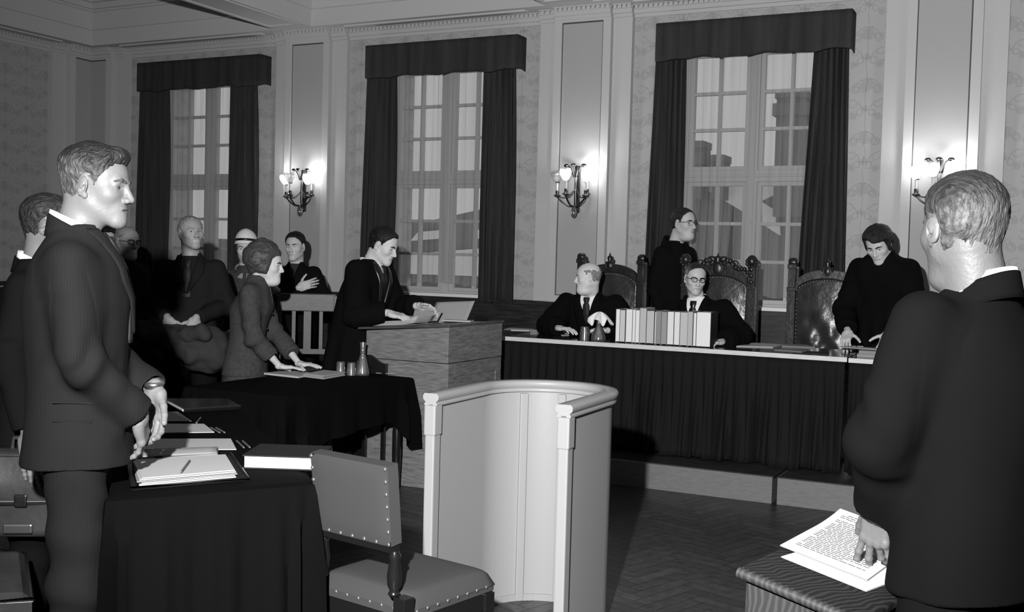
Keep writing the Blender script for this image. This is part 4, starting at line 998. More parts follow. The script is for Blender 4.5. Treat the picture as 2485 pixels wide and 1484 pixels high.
# ------------------------------------------------------------------ witness box
WB = mat('box_paint', .25, .45, .35, bump=(120, .05, (1, 1, .15)))
r = thing('witness_box', 'pale curved witness box with rounded handrail in the middle of the floor', 'witness box', (8.238, -5.065, 0), math.radians(2))
R0, LEG = .282, .47
def ubox(off, n=28):
    P = [(-R0 - off, -LEG)] + [(-(R0 + off) * math.cos(PI * k / n), (R0 + off) * math.sin(PI * k / n)) for k in range(n + 1)] + [(R0 + off, -LEG)]
    return P
def ushape(prof, name, m, **k):
    """prof: closed list of (offset, z)"""
    mb = MB(); n = len(prof); L = [ubox(o) for o, z in prof]; c = len(L[0]); V = [(L[j][i][0], L[j][i][1], prof[j][1]) for i in range(c) for j in range(n)]
    F = [(i * n + j, i * n + (j + 1) % n, (i + 1) * n + (j + 1) % n, (i + 1) * n + j) for i in range(c - 1) for j in range(n)] + [tuple(range(n))[::-1], tuple((c - 1) * n + j for j in range(n))]
    mb.add(V, F); return mb.build(name, m, r, **k)
ushape([(-.008, 0), (.012, 0), (.012, .955), (-.008, .955)], 'curved_panel', WB, smooth=True)
ushape([(-.024, .948), (-.027, .955), (-.021, .963), (-.032, .974), (-.033, .988), (-.026, .998), (.03, .998), (.037, .988), (.036, .974), (.025, .963), (.031, .955), (.028, .948)], 'handrail', WB, smooth=True)
for e in (-1, 1):
    x = e * (R0 + .002); MB().bx(x - .02, x + .022, -LEG - .005, -LEG + .05, 0, .95).bx(x - .024, x + .026, -LEG - .009, -LEG + .053, .83, .95).build('end_post', WB, r, bevel=.006)
for a in (49, 86, 120, 150): 
    t = math.radians(a); M = Matrix.Translation((-(R0 - .012) * math.cos(t), (R0 - .012) * math.sin(t), 0)) @ Matrix.Rotation(PI / 2 - t + PI / 2 - PI / 2, 4, 'Z')
    MB().box((0, .0, .47), (.036, .022, .94), 0, M).build('rib', WB, r, bevel=.004)
ushape([(-.016, 0), (.02, 0), (.02, .03), (-.016, .03)], 'foot_rail', WB)

# ------------------------------------------------------------------ upholstered chair, nails, turned legs
FABRIC = mat('chair_fabric', .04, .75, .25, bump=(420, .12)); NAIL = mat('nail_brass', .55, .25, .5, .9); TURN = mat('turned_wood', .008, .22, .5)
def uphol_chair():
    r = thing('upholstered_chair', 'upholstered side chair with studded back in front of the witness box', 'chair', (8.204, -6.076, 0), math.radians(-11), 'upholstered side chairs')
    w, d = .225, .213
    def cushion(u, v):
        a, c = 2 * u - 1, 2 * v - 1; tw = 1 - .04 * (1 - v)
        return (a * w * tw, c * d, .405 + .062 * (max(0, 1 - abs(a) ** 7) * max(0, 1 - abs(c) ** 7)) ** .3)
    MB().grid(cushion, 22, 22).bx(-w * .97, w * .97, -d, d, .385, .408).build('seat', FABRIC, r, smooth=True)
    MB().bx(-w + .01, w - .01, -d + .008, -d + .03, .32, .39).bx(-w + .01, w - .01, d - .03, d - .005, .32, .39).bx(-w + .01, -w + .03, -d, d, .32, .39).bx(w - .03, w - .01, -d, d, .32, .39).build('seat_frame', TURN, r, bevel=.004)
    for e in (-1, 1):
        for f in (-1, 1):
            x, y = e * (w - .025), f * (d - .025)
            if f < 0: y -= .035
            l = MB(); l.bx(x - .024, x + .024, y - .024, y + .024, .31, .455 if f < 0 else .38)
            l.lathe([(.014, 0), (.02, .02), (.013, .05), (.015, .09)], (x, y, 0), 12); l.bx(x - .022, x + .022, y - .022, y + .022, .09, .15); l.lathe([(.013, .15), (.021, .18), (.016, .24), (.022, .285), (.013, .3), (.02, .312)], (x, y, 0), 14)
            l.build('leg', TURN, r, smooth=False, bevel=.002)
    for e in (-1, 1):
        x, y = e * (.165), -d - .02
        MB().lathe([(.012, .45), (.02, .462), (.014, .472), (.022, .49), (.024, .52), (.017, .57), (.021, .585), (.014, .597), (.014, .602)], (x, y, 0), 16).build('back_post', TURN, r, smooth=True)
    for z in (.12, .2): MB().bx(-w + .03, w - .03, -d + .01 - .03, -d + .03 - .03, z - .012, z + .012).build('stretcher', TURN, r)
    M = Matrix.Translation((0, -d - .02, .62)) @ Matrix.Rotation(math.radians(7), 4, 'X'); bw, bt, bh = .172, .024, .262
    def pad(sgn):
        def fn(u, v):
            a, c = 2 * u - 1, 2 * v - 1; t = 1 + .03 * v
            return tuple(M @ Vector((a * bw * t, sgn * (bt + .006 * (1 - a ** 6) * (1 - c ** 6)), v * bh)))
        return fn
    b = MB(); b.grid(pad(-1), 14, 14).grid(pad(1), 14, 14); b.add([tuple(M @ Vector((x * bw * (1.03 if z else 1), y * bt, z * bh))) for x in (-1, 1) for y in (-1, 1) for z in (0, 1)], [(0, 1, 3, 2), (4, 6, 7, 5), (0, 4, 5, 1), (2, 3, 7, 6), (0, 2, 6, 4), (1, 5, 7, 3)])
    b.build('backrest', FABRIC, r, smooth=True)
    MB().bx(-.165, .165, -.022, .022, -.022, .0, M).build('lower_rail', TURN, r)
    for e in (-1, 1):
        for k in range(7): MB().ball(tuple(M @ Vector((e * (bw - .008) * (1 + .03 * k / 6), -bt - .004, .008 + k * (bh - .016) / 6))), (.0068, .004, .0068), 10, 6).build('nail', NAIL, r, smooth=True)
        for k in range(8): MB().ball((e * (w * .985 + .001), -d + .03 + k * .05, .405), (.003, .006, .006), 8, 5).build('nail', NAIL, r, smooth=True)
    for k in range(1, 6): MB().ball(tuple(M @ Vector((-bw + .008 + k * (2 * bw - .016) / 6, -bt - .004, .008))), (.0068, .004, .0068), 10, 6).build('nail', NAIL, r, smooth=True)
    for k in range(7): MB().ball((-w + .05 + k * .053, -d + .0, .405), (.006, .003, .006), 8, 5).build('nail', NAIL, r, smooth=True)
    return r
UC = uphol_chair()
dup(UC, (5.28, -4.22, 0), math.radians(-40), 'upholstered side chair half in shadow left of the cloth covered middle table')

# ------------------------------------------------------------------ cloth covered tables
CLOTH = mat('black_tablecloth', .0035, .95, .03, bump=(600, .2)); TLEG = TURN
def cloth(name, corners, z, drops, lab, seed, sag=0):
    """corners counter-clockwise; drops: hem height for each corner; folds near the corners"""
    rn = random.Random(seed); C4 = [Vector(c) for c in corners]; mb = MB(); c0 = sum(C4, Vector((0, 0))) / 4
    ring = []
    for i in range(4):
        a, b = C4[i], C4[(i + 1) % 4]; n = 36
        for k in range(n): ring.append((a.lerp(b, k / n), i, k / n))
    N = len(ring); lev = [(-.02, 0), (0, .0), (.35, 1)]
    V = []; L = 16
    for p, i, t in ring:
        e = (C4[(i + 1) % 4] - C4[i]).normalized(); nrm = Vector((e.y, -e.x)); cdist = min(t, 1 - t)
        dirv = (p - c0).normalized() if cdist < .02 else nrm
        hem = drops[i] * (1 - t) + drops[(i + 1) % 4] * t - sag * math.exp(-(cdist / .13) ** 2)
        for q in range(L + 1):
            s = q / L
            if q == 0: V.append((p.x - dirv.x * .02, p.y - dirv.y * .02, z)); continue
            zz = z - .006 - (z - hem) * ((q - 1) / (L - 1)); d = (z - zz)
            fold = .045 * math.exp(-(cdist / .1) ** 2) * math.cos(cdist * 70) + .012 * math.sin(t * 23 + seed + i) + .006 * math.sin(t * 57 + i)
            o = .006 + fold * min(1, d / .25) + .05 * d
            V.append((p.x + nrm.x * o if cdist >= .02 else p.x + dirv.x * (o + .02 * d), p.y + nrm.y * o if cdist >= .02 else p.y + dirv.y * (o + .02 * d), zz))
    F = []
    for a in range(N):
        b = (a + 1) % N
        for q in range(L): F.append((a * (L + 1) + q, a * (L + 1) + q + 1, b * (L + 1) + q + 1, b * (L + 1) + q))
    F.append(tuple(a * (L + 1) for a in range(N)))
    mb.add(V, F); o = mb.build(name, CLOTH, None, smooth=True); tag(o, lab, 'tablecloth', 'black tablecloths')
    return o
def table(corners, z, lab, legs=True):
    C4 = [Vector(c) for c in corners]; c0 = sum(C4, Vector((0, 0))) / 4
    r = thing('table', lab, 'table', (c0.x, c0.y, 0), 0, 'cloth covered tables'); P = [tuple((c - c0) * .985) for c in C4]
    MB().prism(P, z - .035, z - .004).build('tabletop', DARKWOOD, r)
    for c in C4:
        q = (c - c0) * .86; MB().lathe([(.016, 0), (.022, .03), (.03, .25), (.03, .4), (.02, .46), (.028, .5), (.03, z - .036)], (q.x, q.y, 0), 14).build('leg', TLEG, r, smooth=True)
NT = [(7.62, -6.86), (7.985, -6.31), (6.60, -5.08), (6.2, -5.66)]
table(NT, .775, 'table under black cloth beside the man in the pinstripe suit')
cloth('tablecloth', NT, .775, (.03, .04, .1, .1), 'black tablecloth reaching the floor on the table beside the pinstripe suited man', 2)
MT = [(6.39, -4.40), (6.41, -3.16), (5.66, -3.08), (5.64, -4.42)]
table(MT, .75, 'table under black cloth in front of the leaning woman')
cloth('tablecloth', MT, .75, (.44, .52, .45, .45), 'black tablecloth with hanging corner on the table in front of the leaning woman', 5, .24)

# ------------------------------------------------------------------ slatted wooden armchair by the wall
ARMW = mat('armchair_wood', .065, .45, .4, var=(14, .3, (1, 1, 7)))
r = thing('wooden_armchair', 'slatted wooden armchair standing between the leaning woman and the robed man', 'chair', (4.79, -2.165, 0), math.radians(35))
hw, d, sz, tz = .23, .22, .62, 1.2
for e in (-1, 1):
    MB().bx(e * hw - .02, e * hw + .02, d - .02, d + .02, 0, tz).build('back_post', ARMW, r, bevel=.004); MB().bx(e * hw - .02, e * hw + .02, -d - .02, -d + .02, 0, sz + .22).build('front_leg', ARMW, r, bevel=.004)
    MB().grid(lambda u, v: (e * hw - .028 + .056 * v + e * .02 * math.sin(u * PI), d - u * (2 * d + .06), sz + .235), 12, 3).build('armrest', ARMW, r, smooth=True, solid=.035)
MB().bx(-hw, hw, d - .014, d + .014, tz - .13, tz + .015).build('top_rail', ARMW, r, bevel=.008); MB().bx(-hw, hw, d - .012, d + .012, sz + .1, sz + .14).build('lower_rail', ARMW, r)
for x in (-.11, 0, .11): MB().bx(x - (.03 if x == 0 else .014), x + (.03 if x == 0 else .014), d - .008, d + .008, sz + .13, tz - .12).build('slat', ARMW, r)
MB().bx(-hw, hw, -d, d, sz - .03, sz).build('seat', ARMW, r, bevel=.008)

# ------------------------------------------------------------------ dark leather chair with studs, behind the woman
r = thing('leather_chair', 'black leather chair with brass studs just behind the leaning woman', 'chair', (4.45, -2.85, 0), math.radians(12)); hw = .22
for e in (-1, 1):
    MB().bx(e * hw - .02, e * hw + .02, .18, .22, 0, .93).build('back_post', TURN, r, bevel=.004); MB().bx(e * hw - .02, e * hw + .02, -.22, -.18, 0, .45).build('front_leg', TURN, r, bevel=.004)
    for k in range(8): MB().ball((e * hw, .176, .55 + k * .05), .008, 8, 5).build('stud', NAIL, r, smooth=True)
MB().bx(-hw, hw, .185, .215, .5, .92).build('backrest', mat('black_leather', .008, .3, .5, bump=(30, .3)), r, bevel=.01); MB().bx(-hw, hw, -.22, .2, .4, .47).build('seat', MATS['black_leather'], r, bevel=.02)
# ------------------------------------------------------------------ leather chair at the left edge, satchel
BLEA = mat('brown_leather', .028, .32, .5, bump=(25, .25), var=(5, .3)); BAGL = mat('satchel_leather', .025, .5, .35, bump=(18, .25), var=(6, .35))

r = thing('carved_stool', 'dark scallop backed stool showing between the water carafe and the lectern', 'stool', (6.08, -3.1, 0)); hw = .09
mb = MB(); V = []; n = 20
for k in range(n + 1):
    u = k / n; x = -hw + 2 * hw * u; zt = .862 - .045 * u ** 2 + .012 * math.sin(u * 6.2); V += [(x, -.012, .55), (x, -.012, zt), (x, .012, zt), (x, .012, .55)]
F = []
for k in range(n):
    a = 4 * k
    for q in range(4): F.append((a + q, a + (q + 1) % 4, a + 4 + (q + 1) % 4, a + 4 + q))
mb.add(V, F + [(0, 1, 2, 3), tuple(4 * n + q for q in (3, 2, 1, 0))]).build('backrest', TURN, r, bevel=.003)
for e in (-1, 1): MB().bx(e * (hw - .015) - .012, e * (hw - .015) + .012, -.012, .012, 0, .56).build('back_leg', TURN, r)
# ------------------------------------------------------------------ the people
Dp_coat = (4.93, -3.72, 0.965)
def face(dx, dy): return math.atan2(-dx, dy)
NEAR = (.012, .0025, .0026); MID = (.014, .0042, .0042); FAR = (.016, .005, .005)
SEATJ = dict(hipL=(-.1, -.02, .52), hipR=(.1, -.02, .52), kneeL=(-.13, .40, .52), kneeR=(.13, .40, .52), ankL=(-.13, .40, .09), ankR=(.13, .40, .09))
# man in pinstripe suit
P1, I1 = human('tall man in a dark pinstripe suit standing in profile with hands clasped, left foreground', (7.445, -6.81, 0), face(.72, .69), H=1.84, topmat='suit_pinstripe', hem=.87, res=NEAR, cres=.0055, hrot=(-.33, .05, 0), gaze=(.2, 1, -.05),
    headpos=(0, .042, 1.728), hs=(1.02, 1.03, 1.03), skin='skin_fair', hairmat='hair_sandy', cup=.022, head=dict(top=.017, side=.003, hairline=.074, nape=-.062, quiff=.012, rough=.004, clump=.006, nose=1.0, open=.0012, neck=.058, jaw=1.02, browmat='hair_fair', sidemat='hair_fair', sidez=.055, lipmat='lips_fair', fade=.035), widen=1.05, depth=1.12,
    J=dict(shR=(.175, -.02, 1.495), shL=(-.175, -.02, 1.495), elR=(.228, .02, 1.205), wrR=(.135, .185, 1.03), elL=(-.225, .03, 1.22), wrL=(-.03, .225, 1.085), neck=(0, -.012, 1.575)), sleeve=(.068, .058, .05), cuff=.012, vneck=(1.27, .06), tie='tie_dark', lapel=('suit_pinstripe', .06, 1.27, .05, .07, .012, .004),
    hands=dict(L=dict(f=(.22, .02, -1), n=(.75, -.6, 0), pose=dict(curl=(.35, .5, .35), thumb=(.55, .8, -.35))), R=dict(f=(-.45, .08, -.8), n=(-.2, -1, 0), pose=dict(curl=(.3, .45, .3)))), lean=[(.9, 0, .0), (1.3, 0, .0), (1.5, 0, -.01), (1.7, 0, 0)],
    buttons=None, legmat='suit_pinstripe', folds=1.15, fold_sleeve=1.0, st=[(z * 1.022 + (.035 if z > 1.38 else .02 if z > 1.3 else 0), a * 1.07, b * 1.145) for z, a, b in MALE], collar=(.075, .076, .03, -.04, .07, .14, 'jacket_collar', 'suit_pinstripe', .5, .006, -.008))
j = I1['j']; w = j['wrR']; d = (w - j['elR']) / np.linalg.norm(w - j['elR'])
for k in range(4): p = w - d * (.03 + .021 * k) + np.array((.052, -.028, .012)); MB().ball(tuple(p), (.008, .008, .008), 10, 6).build('cuff_button', MATS['black'], P1, smooth=True)
w = j['wrL']; MB().lathe([(.031, -.012), (.034, 0), (.031, .012)], (0, 0, 0), 20, Matrix.Translation(w + np.array((-.004, -.004, .02))) @ Matrix.Rotation(.2, 4, 'Y'), cap=False).build('wristwatch', MATS['steel'] if 'steel' in MATS else mat('steel', .45, .25, .5, .95), P1, smooth=True, solid=.003)
for z0 in (1.02, 1.075):
    mb = MB(); mb.grid(lambda u, v: (.196 + .0 * u, -.06 + .11 * u, z0 + .006 * v - .004 * u), 8, 2); mb.build('pocket_flap', MATS['suit_pinstripe'], P1, solid=.004)
# man behind him
human('man with thin rimmed glasses and dark suit half hidden behind the pinstripe suited man', (6.73, -6.37, 0), face(.8, .6), H=1.74, skin='skin_fair', cup=.02, topmat='suit_black', hem=.8, res=(.014, .0032, .0032), cres=.007, headpos=(-.055, .03, 1.615), hrot=(.0, .02, 0), hairmat='hair_dark', head=dict(top=.013, side=.004, nape=-.06, neck=.056, fade=.04), glasses=('black', 0),
    J=dict(elR=(.29, -.02, 1.13), wrR=(.345, .054, .875), neck=(-.045, -.005, 1.45)), hands=dict(R=dict(f=(.02, .12, -1), n=(-1, .2, 0), pose=dict(curl=(.12, .16, .1), spread=.05))), collar=(.075, .078, .02, -.04, .06, .18, 'jacket_collar', 'suit_black', .5, .006, -.01), legmat='suit_black')
human('grey haired person barely showing behind the man with thin rimmed glasses', (6.14, -5.79, 0), face(.8, .6), H=1.70, skin='skin_fair', topmat='suit_black', hem=.8, res=MID, cres=.01, hairmat='hair_white', head=dict(top=.016, side=.008, nape=-.07))
human('dark haired person in a black coat cut off by the left edge', (5.50, -5.77, 0), face(.1, 1), H=1.56, shirt=None, skin='skin_fair', top='coat', topmat='coat_black', hem=.5, res=FAR, cres=.012, hairmat='hair_black', head=dict(top=.02, side=.015, nape=-.08), legmat='coat_black')
# spectators by the windows
human('dark haired person half hidden behind the chin of the pinstripe suited man', (3.07, -2.635, 0), face(.75, -.5), H=1.72, top='coat', topmat='coat_black', hem=.5, res=FAR, cres=.012, hairst='bob', hairmat='hair_black', head=dict(top=.02, side=.012, low=-.05, nape=-.07), legmat='coat_black')
human('bald man with dark rimmed glasses and black overcoat just right of the pinstripe suited man', (3.70, -3.03, 0), face(.86, -.1), H=1.71, hs=(1.06, 1.06, 1.06), top='coat', topmat='coat_black', hem=.45, st=None, res=FAR, skin='skin_dim', cres=.010, hrot=(-.05, .05, 0), hairmat='hair_grey', head=dict(bald=1, top=.006, side=.005, nape=-.07, browmat='hair_grey', age=1, fat=.004), glasses=('black', 2), legmat='coat_black', widen=1.15,
    collar=(.085, .09, .05, -.04, .07, .35, 'coat_collar', 'coat_black', .4, .012, -.01))
human('tall elderly man in a dark jacket and tie looking upward before the first window', (4.83, -3.52, 0), face(.5, -.85), H=1.78, topmat='suit_dark', hem=.8, res=FAR, skin='skin_dim', cres=.008, hrot=(.6, -.12, .02), gaze=(.1, 1, .2), hairmat='hair_grey', head=dict(top=.006, side=.006, hairline=.085, nape=-.07, age=1, jaw=.95, chin=.004), vneck=(1.25, .07), shirt='suit_dark', tie='tie_dark', lapel=('suit_dark', .07, 1.25, .045, .07, .01, .004), legmat='suit_black',
    J=dict(elR=(.25, .0, 1.17), wrR=(.10, .22, 1.085), elL=(-.25, .0, 1.17), wrL=(-.09, .24, 1.085)), hands=dict(R=dict(f=(-.25, .3, -.9), n=(-.4, -1, -.2), pose=dict(curl=(.25, .3, .2))), L=dict(f=(.25, .3, -.9), n=(.4, -1, -.2), pose=dict(curl=(.25, .3, .2)))))
PH, IH = human('woman in a pale cloche hat and grey coat standing behind the leaning woman', (4.05, -2.03, 0), face(.55, -.85), H=1.68, sex='f', top='coat', topmat='dress_grey', hem=.5, res=FAR, cres=.010, hairst='bob', hairmat='hair_dark', head=dict(top=.006, side=.012, low=-.05, nape=-.06), legmat='coat_black', J=dict(elR=(.21, .0, 1.06), wrR=(.08, .2, 1.0)), collar=(.09, .09, .03, -.05, .07, .3, 'fur_collar', 'fur_pale', .15, .02, -.005), shirt=None)
tf = IH['tf']; hm = MB()
hm.grid(lambda u, v: tuple(tf(np.array((math.cos(2 * PI * u) * (.097 if v < .3 else .094 * math.cos((v - .3) / .7 * PI / 2 * .99) ** .42), -.006 + math.sin(2 * PI * u) * (.118 if v < .3 else .114 * math.cos((v - .3) / .7 * PI / 2 * .99) ** .42), (.035 + .012 * math.sin(2 * PI * u)) + .135 * v)))), 32, 14)
hm.build('hat', MATS['hat_pale'], PH, smooth=True, solid=.004)
hb = MB(); hb.grid(lambda u, v: tuple(tf(np.array((math.cos(2 * PI * u) * .0985, -.006 + math.sin(2 * PI * u) * .1195, .062 + .012 * math.sin(2 * PI * u) + .02 * v)))), 32, 2); hb.build('hat_band', MATS['black'], PH, smooth=True, solid=.003)
human('dark haired man in a zipped dark jacket with folded arms at the wall', (4.16, -1.5, 0), face(.35, -.95), H=1.72, top='jacket', topmat='suit_black', hem=.85, res=FAR, cres=.008, hrot=(-.1, .06, .03), gaze=(.35, 1, 0), hs=(1.04, 1.04, 1.06), hairmat='hair_black', head=dict(top=.015, side=.008, hairline=.078, nape=-.07, jaw=.94, nose=1.1, age=1, browmat='hair_black'), vneck=(1.3, .05), shirt='coat_grey', legmat='coat_black',
    J=dict(elR=(.28, .06, 1.16), wrR=(-.10, .22, 1.25), elL=(-.28, .06, 1.16), wrL=(.08, .25, 1.22)), hands=dict(R=dict(f=(-1, -.25, .35), n=(0, -1, 0), pose=dict(curl=(.3, .3, .2))), L=dict(f=(1, -.3, .0), n=(0, -1, 0), pose=dict(curl=(.3, .3, .2)))))
# leaning woman
human('woman with bouffant hair in a grey suit leaning with both hands on the middle table', (5.42, -3.645, 0), face(.86, .5), H=1.64, sex='f', top='jacket', topmat='dress_grey', hem=.74, res=(.014, .0042, .004), cres=.007, skirt=.5, legmat='dress_grey', hairst='bouffant', hairmat='hair_brown', hrot=(-.12, .08, 0), headpos=(.0, .135, 1.462), hs=(1.0, 1.03, 1.02),
    head=dict(top=.036, side=.02, vol=.02, low=-.06, nape=-.08, hairline=.066, ears_in=1, neck=.045, jaw=.95, fat=.004, quiff=.0, backvol=.02, rough=.004, clump=.008, browmat='hair_dark'), lean=[(.7, 0, .0), (.9, 0, .01), (1.1, 0, .03), (1.3, 0, .07), (1.5, 0, .095)],
    J=dict(elR=(.2, .09, 1.0), wrR=(.15, .25, .812), elL=(-.19, .15, 1.02), wrL=(-.03, .35, .815), shR=(.15, .055, 1.285), shL=(-.15, .065, 1.285), neck=(0, .075, 1.345)), sleeve=(.066, .062, .06), cuff=.09, hands=dict(R=dict(f=(-.25, 1, -.1), n=(0, .05, -1), pose=dict(curl=(.1, .12, .08), spread=.12)), L=dict(f=(.3, 1, -.05), n=(0, .05, -1), pose=dict(curl=(.1, .12, .08), spread=.12))),
    vneck=(1.19, .05), shirt='dress_grey', buttons=('black', (1.14, 1.04, .94), .0), depth=1.06)
# man in robe at the lectern
human('dark haired man in a black robe with satin facings reading papers at the lectern', (5.70, -2.80, 0), face(1, .06), H=1.79, top='robe', topmat='robe_black', res=(.014, .004, .004), cres=.007, hairmat='hair_black', hrot=(.05, .36, 0), gaze=(0, 1, -.5), headpos=(-.02, .205, 1.615), hs=(1.03, 1.05, 1.05), head=dict(top=.012, side=.006, nape=-.06, hairline=.078, nose=1.08, browmat='hair_black', fade=.012),
    st=[(.25, .3, .24), (.6, .27, .21), (.92, .235, .18), (1.1, .22, .17), (1.25, .215, .165), (1.36, .2, .15), (1.42, .17, .12), (1.465, .115, .095), (1.51, .07, .07)], lean=[(.6, 0, 0), (1.0, 0, .02), (1.25, 0, .07), (1.45, 0, .125), (1.6, 0, .14)], J=dict(elR=(.275, .17, 1.13), wrR=(.17, .37, 1.15), elL=(-.22, .22, 1.16), wrL=(-.06, .47, 1.195), neck=(0, .115, 1.475)), sleeve=(.085, .085, .075), cuff=.03,
    hands=dict(R=dict(f=(-.2, 1, -.22), n=(-.2, -.1, -1), pose=dict(curl=(.3, .35, .25))), L=dict(f=(-.2, 1, -.15), n=(.6, .1, -.8), pose=dict(curl=(.45, .5, .3)))), vneck=(1.2, .06), tie='black', lapel=('satin_black', .06, .85, .055, .07, .075, .006), legmat='suit_black', collar=(.08, .085, .02, -.03, .04, .2, 'robe_collar', 'robe_black', .6, .006, -.004))
# judges
SROBE = [(.42, .25, .2), (.6, .23, .17), (.8, .215, .155), (.95, .21, .15), (1.03, .19, .125), (1.075, .14, .1), (1.11, .09, .08), (1.14, .062, .064)]
human('bald judge in black robe and tie turning his head toward the lectern', (6.83, -1.02, PZ), face(.08, -1), H=1.74, top='robe', topmat='robe_black', st=SROBE, seat=1, res=(.014, .004, .005), cres=.008, skin='skin_pale', hairmat='hair_grey', headpos=(.0, .25, 1.243), hrot=(-1.12, .06, .08), head=dict(bald=1, top=.002, side=.003, nape=-.06, age=1, nose=1.05, fat=.003, browmat='hair_grey'),
    lean=[(.5, 0, 0), (.8, 0, .08), (1.08, 0, .18), (1.3, 0, .2)], J=dict(SEATJ, shL=(-.2, .15, 1.03), shR=(.2, .16, 1.03), elL=(-.34, .2, .84), wrL=(-.20, .38, .84), elR=(.34, .24, .84), wrR=(.18, .40, .84), neck=(0, .185, 1.09)), sleeve=(.085, .085, .08), vneck=(.86, .075), tie='tie_dark', lapel=('robe_black', .075, .62, .06, .075, .06, .005), legmat='suit_black',
    hands=dict(R=dict(f=(-1, .5, 0), n=(0, 0, -1)), L=dict(f=(1, .5, 0), n=(0, 0, -1))), shoulder_k=.07)
human('judge with heavy dark rimmed glasses and white collar seated behind the row of law books', (7.72, -1.04, PZ), face(-.05, -1), H=1.72, top='robe', topmat='robe_black', st=SROBE, seat=1, res=(.014, .004, .005), cres=.008, hairmat='hair_dark', headpos=(.01, .17, 1.262), hrot=(.62, .16, -.06), gaze=(.1, 1, -.2), glasses=('black', 2), head=dict(top=.006, side=.006, hairline=.094, nape=-.06, age=1, nose=1.0, part=-1, browmat='hair_dark', sidemat='hair_grey', sidez=.07),
    lean=[(.5, 0, 0), (.8, 0, .06), (1.08, 0, .12), (1.3, 0, .14)], J=dict(SEATJ, shL=(-.2, .1, 1.03), shR=(.2, .1, 1.03), elL=(-.36, .2, .84), wrL=(-.30, .42, .81), elR=(.33, .2, .86), wrR=(.16, .36, .86), neck=(0, .125, 1.095)), sleeve=(.085, .085, .08), vneck=(.84, .075), tie='black', lapel=('robe_black', .075, .62, .06, .075, .06, .005), legmat='suit_black',
    hands=dict(R=dict(f=(-1, .5, 0), n=(0, 0, -1)), L=dict(f=(.4, 1, -.1), n=(0, 0, -1))), shoulder_k=.07)
human('elderly man in a black overcoat walking behind the judge chairs', (7.28, -.40, PZ), face(.85, -.35), H=1.83, top='coat', topmat='coat_black', hem=.35, res=(.014, .004, .005), cres=.009, headpos=(.0, .07, 1.712), hs=(1.04, 1.06, 1.06), hrot=(.02, .03, .04), hairmat='hair_dark', head=dict(top=.007, side=.007, hairline=.088, nape=-.065, age=1, nose=1.1, neck=.054, jaw=.96, fat=.003), glasses=('black', 0), widen=1.12, depth=1.1, vneck=(1.36, .04), shirt='suit_black', collar=(.085, .09, .05, -.04, .07, .3, 'coat_collar', 'coat_black', .35, .012, -.01), legmat='coat_black')
human('young clerk in a black robe bending over papers at the right end of the bench', (9.06, -.82, PZ), face(-.14, -1), H=1.76, top='robe', topmat='robe_black', st=[(.3, .25, .2), (.9, .22, .17), (1.1, .205, .155), (1.25, .21, .155), (1.36, .2, .14), (1.42, .165, .115), (1.465, .11, .09), (1.51, .066, .066)], res=(.014, .004, .004), cres=.008, hairst='bob', hairmat='hair_dark', headpos=(.01, .275, 1.545), hrot=(-.05, .5, .12), gaze=(0, 1, -.6),
    hs=(1.05, 1.06, 1.05), head=dict(top=.026, side=.012, vol=.012, low=-.045, nape=-.06, hairline=.052, ears_in=0, jaw=1.08, fat=.003, neck=.05, part=1, rough=.004, clump=.01), lean=[(.85, 0, 0), (1.05, 0, .05), (1.3, 0, .16), (1.5, 0, .22)], J=dict(elR=(.26, .2, 1.06), wrR=(.17, .40, .915), elL=(-.25, .22, 1.08), wrL=(-.13, .44, .92), neck=(0, .20, 1.435), shR=(.175, .155, 1.37), shL=(-.175, .155, 1.37)), sleeve=(.078, .08, .075), cuff=.03,
    hands=dict(R=dict(f=(-.1, .75, -.6), n=(-.2, -.5, -.8), pose=dict(curl=(.3, .35, .2))), L=dict(f=(.1, .6, -.75), n=(.5, -.5, -.6), pose=dict(curl=(.5, .6, .4)))), vneck=(1.40, .035), shirt='robe_black', legmat='suit_black')
# grey haired man from behind
PR, IR = human('grey haired man in a dark suit seen from behind in the right foreground', (10.006, -6.535, 0), face(-.85, .5), H=1.76, topmat='suit_charcoal', hem=.80, res=NEAR, cres=.0055, hrot=(-.41, .03, 0), skin='skin_flash_darkened', cup=.016, headpos=(-.02, .03, 1.632), hs=(1.06, 1.03, 1.05), hairmat='hair_silver', head=dict(top=.012, side=.0055, nape=-.055, hairline=.076, neck=.06, fat=.004, fade=.05, rough=.0035, clump=.004, age=1, sidemat='hair_pale', sidez=.03), widen=.98, depth=1.0, fold_sleeve=.8,
    J=dict(shL=(-.165, .02, 1.42), elL=(-.23, .07, 1.15), wrL=(-.107, .16, .968), neck=(0, -.005, 1.48)), sleeve=(.07, .066, .058), cuff=.012, hands=dict(L=dict(f=(.12, .22, -1), n=(1, .1, .1), pose=dict(fingers=[(.0, .15, .1), (.15, .2, .15), (.45, .5, .3), (.3, .2, .15)], spread=.13, thumb=(.55, .8, -.3)))),
    collar=(.076, .077, .03, -.04, .06, .16, 'jacket_collar', 'suit_charcoal', .5, .007, -.008), vneck=(1.2, .06), tie='tie_dark', lapel=('suit_charcoal', .06, 1.2, .05, .07, .01, .004), legmat='suit_charcoal')
j = IR['j']; w = j['wrL']; d = (w - j['elL']) / np.linalg.norm(w - j['elL'])
for k in range(3): p = w - d * (.03 + .022 * k) + np.array((-.035, -.045, .0)); MB().ball(tuple(p), (.008, .008, .008), 10, 6).build('cuff_button', MATS['black'], PR, smooth=True)
human('dark curly haired person cut off by the right edge', (10.33, -3.55, 0), face(-.7, .5), H=1.66, sex='f', top='coat', topmat='coat_black', hem=.5, res=FAR, cres=.012, hairst='bouffant', hairmat='hair_black', head=dict(top=.03, side=.02, vol=.02, low=-.05, rough=.014, clump=.03, strand=(90, 90, 90), ears_in=1), legmat='coat_black')
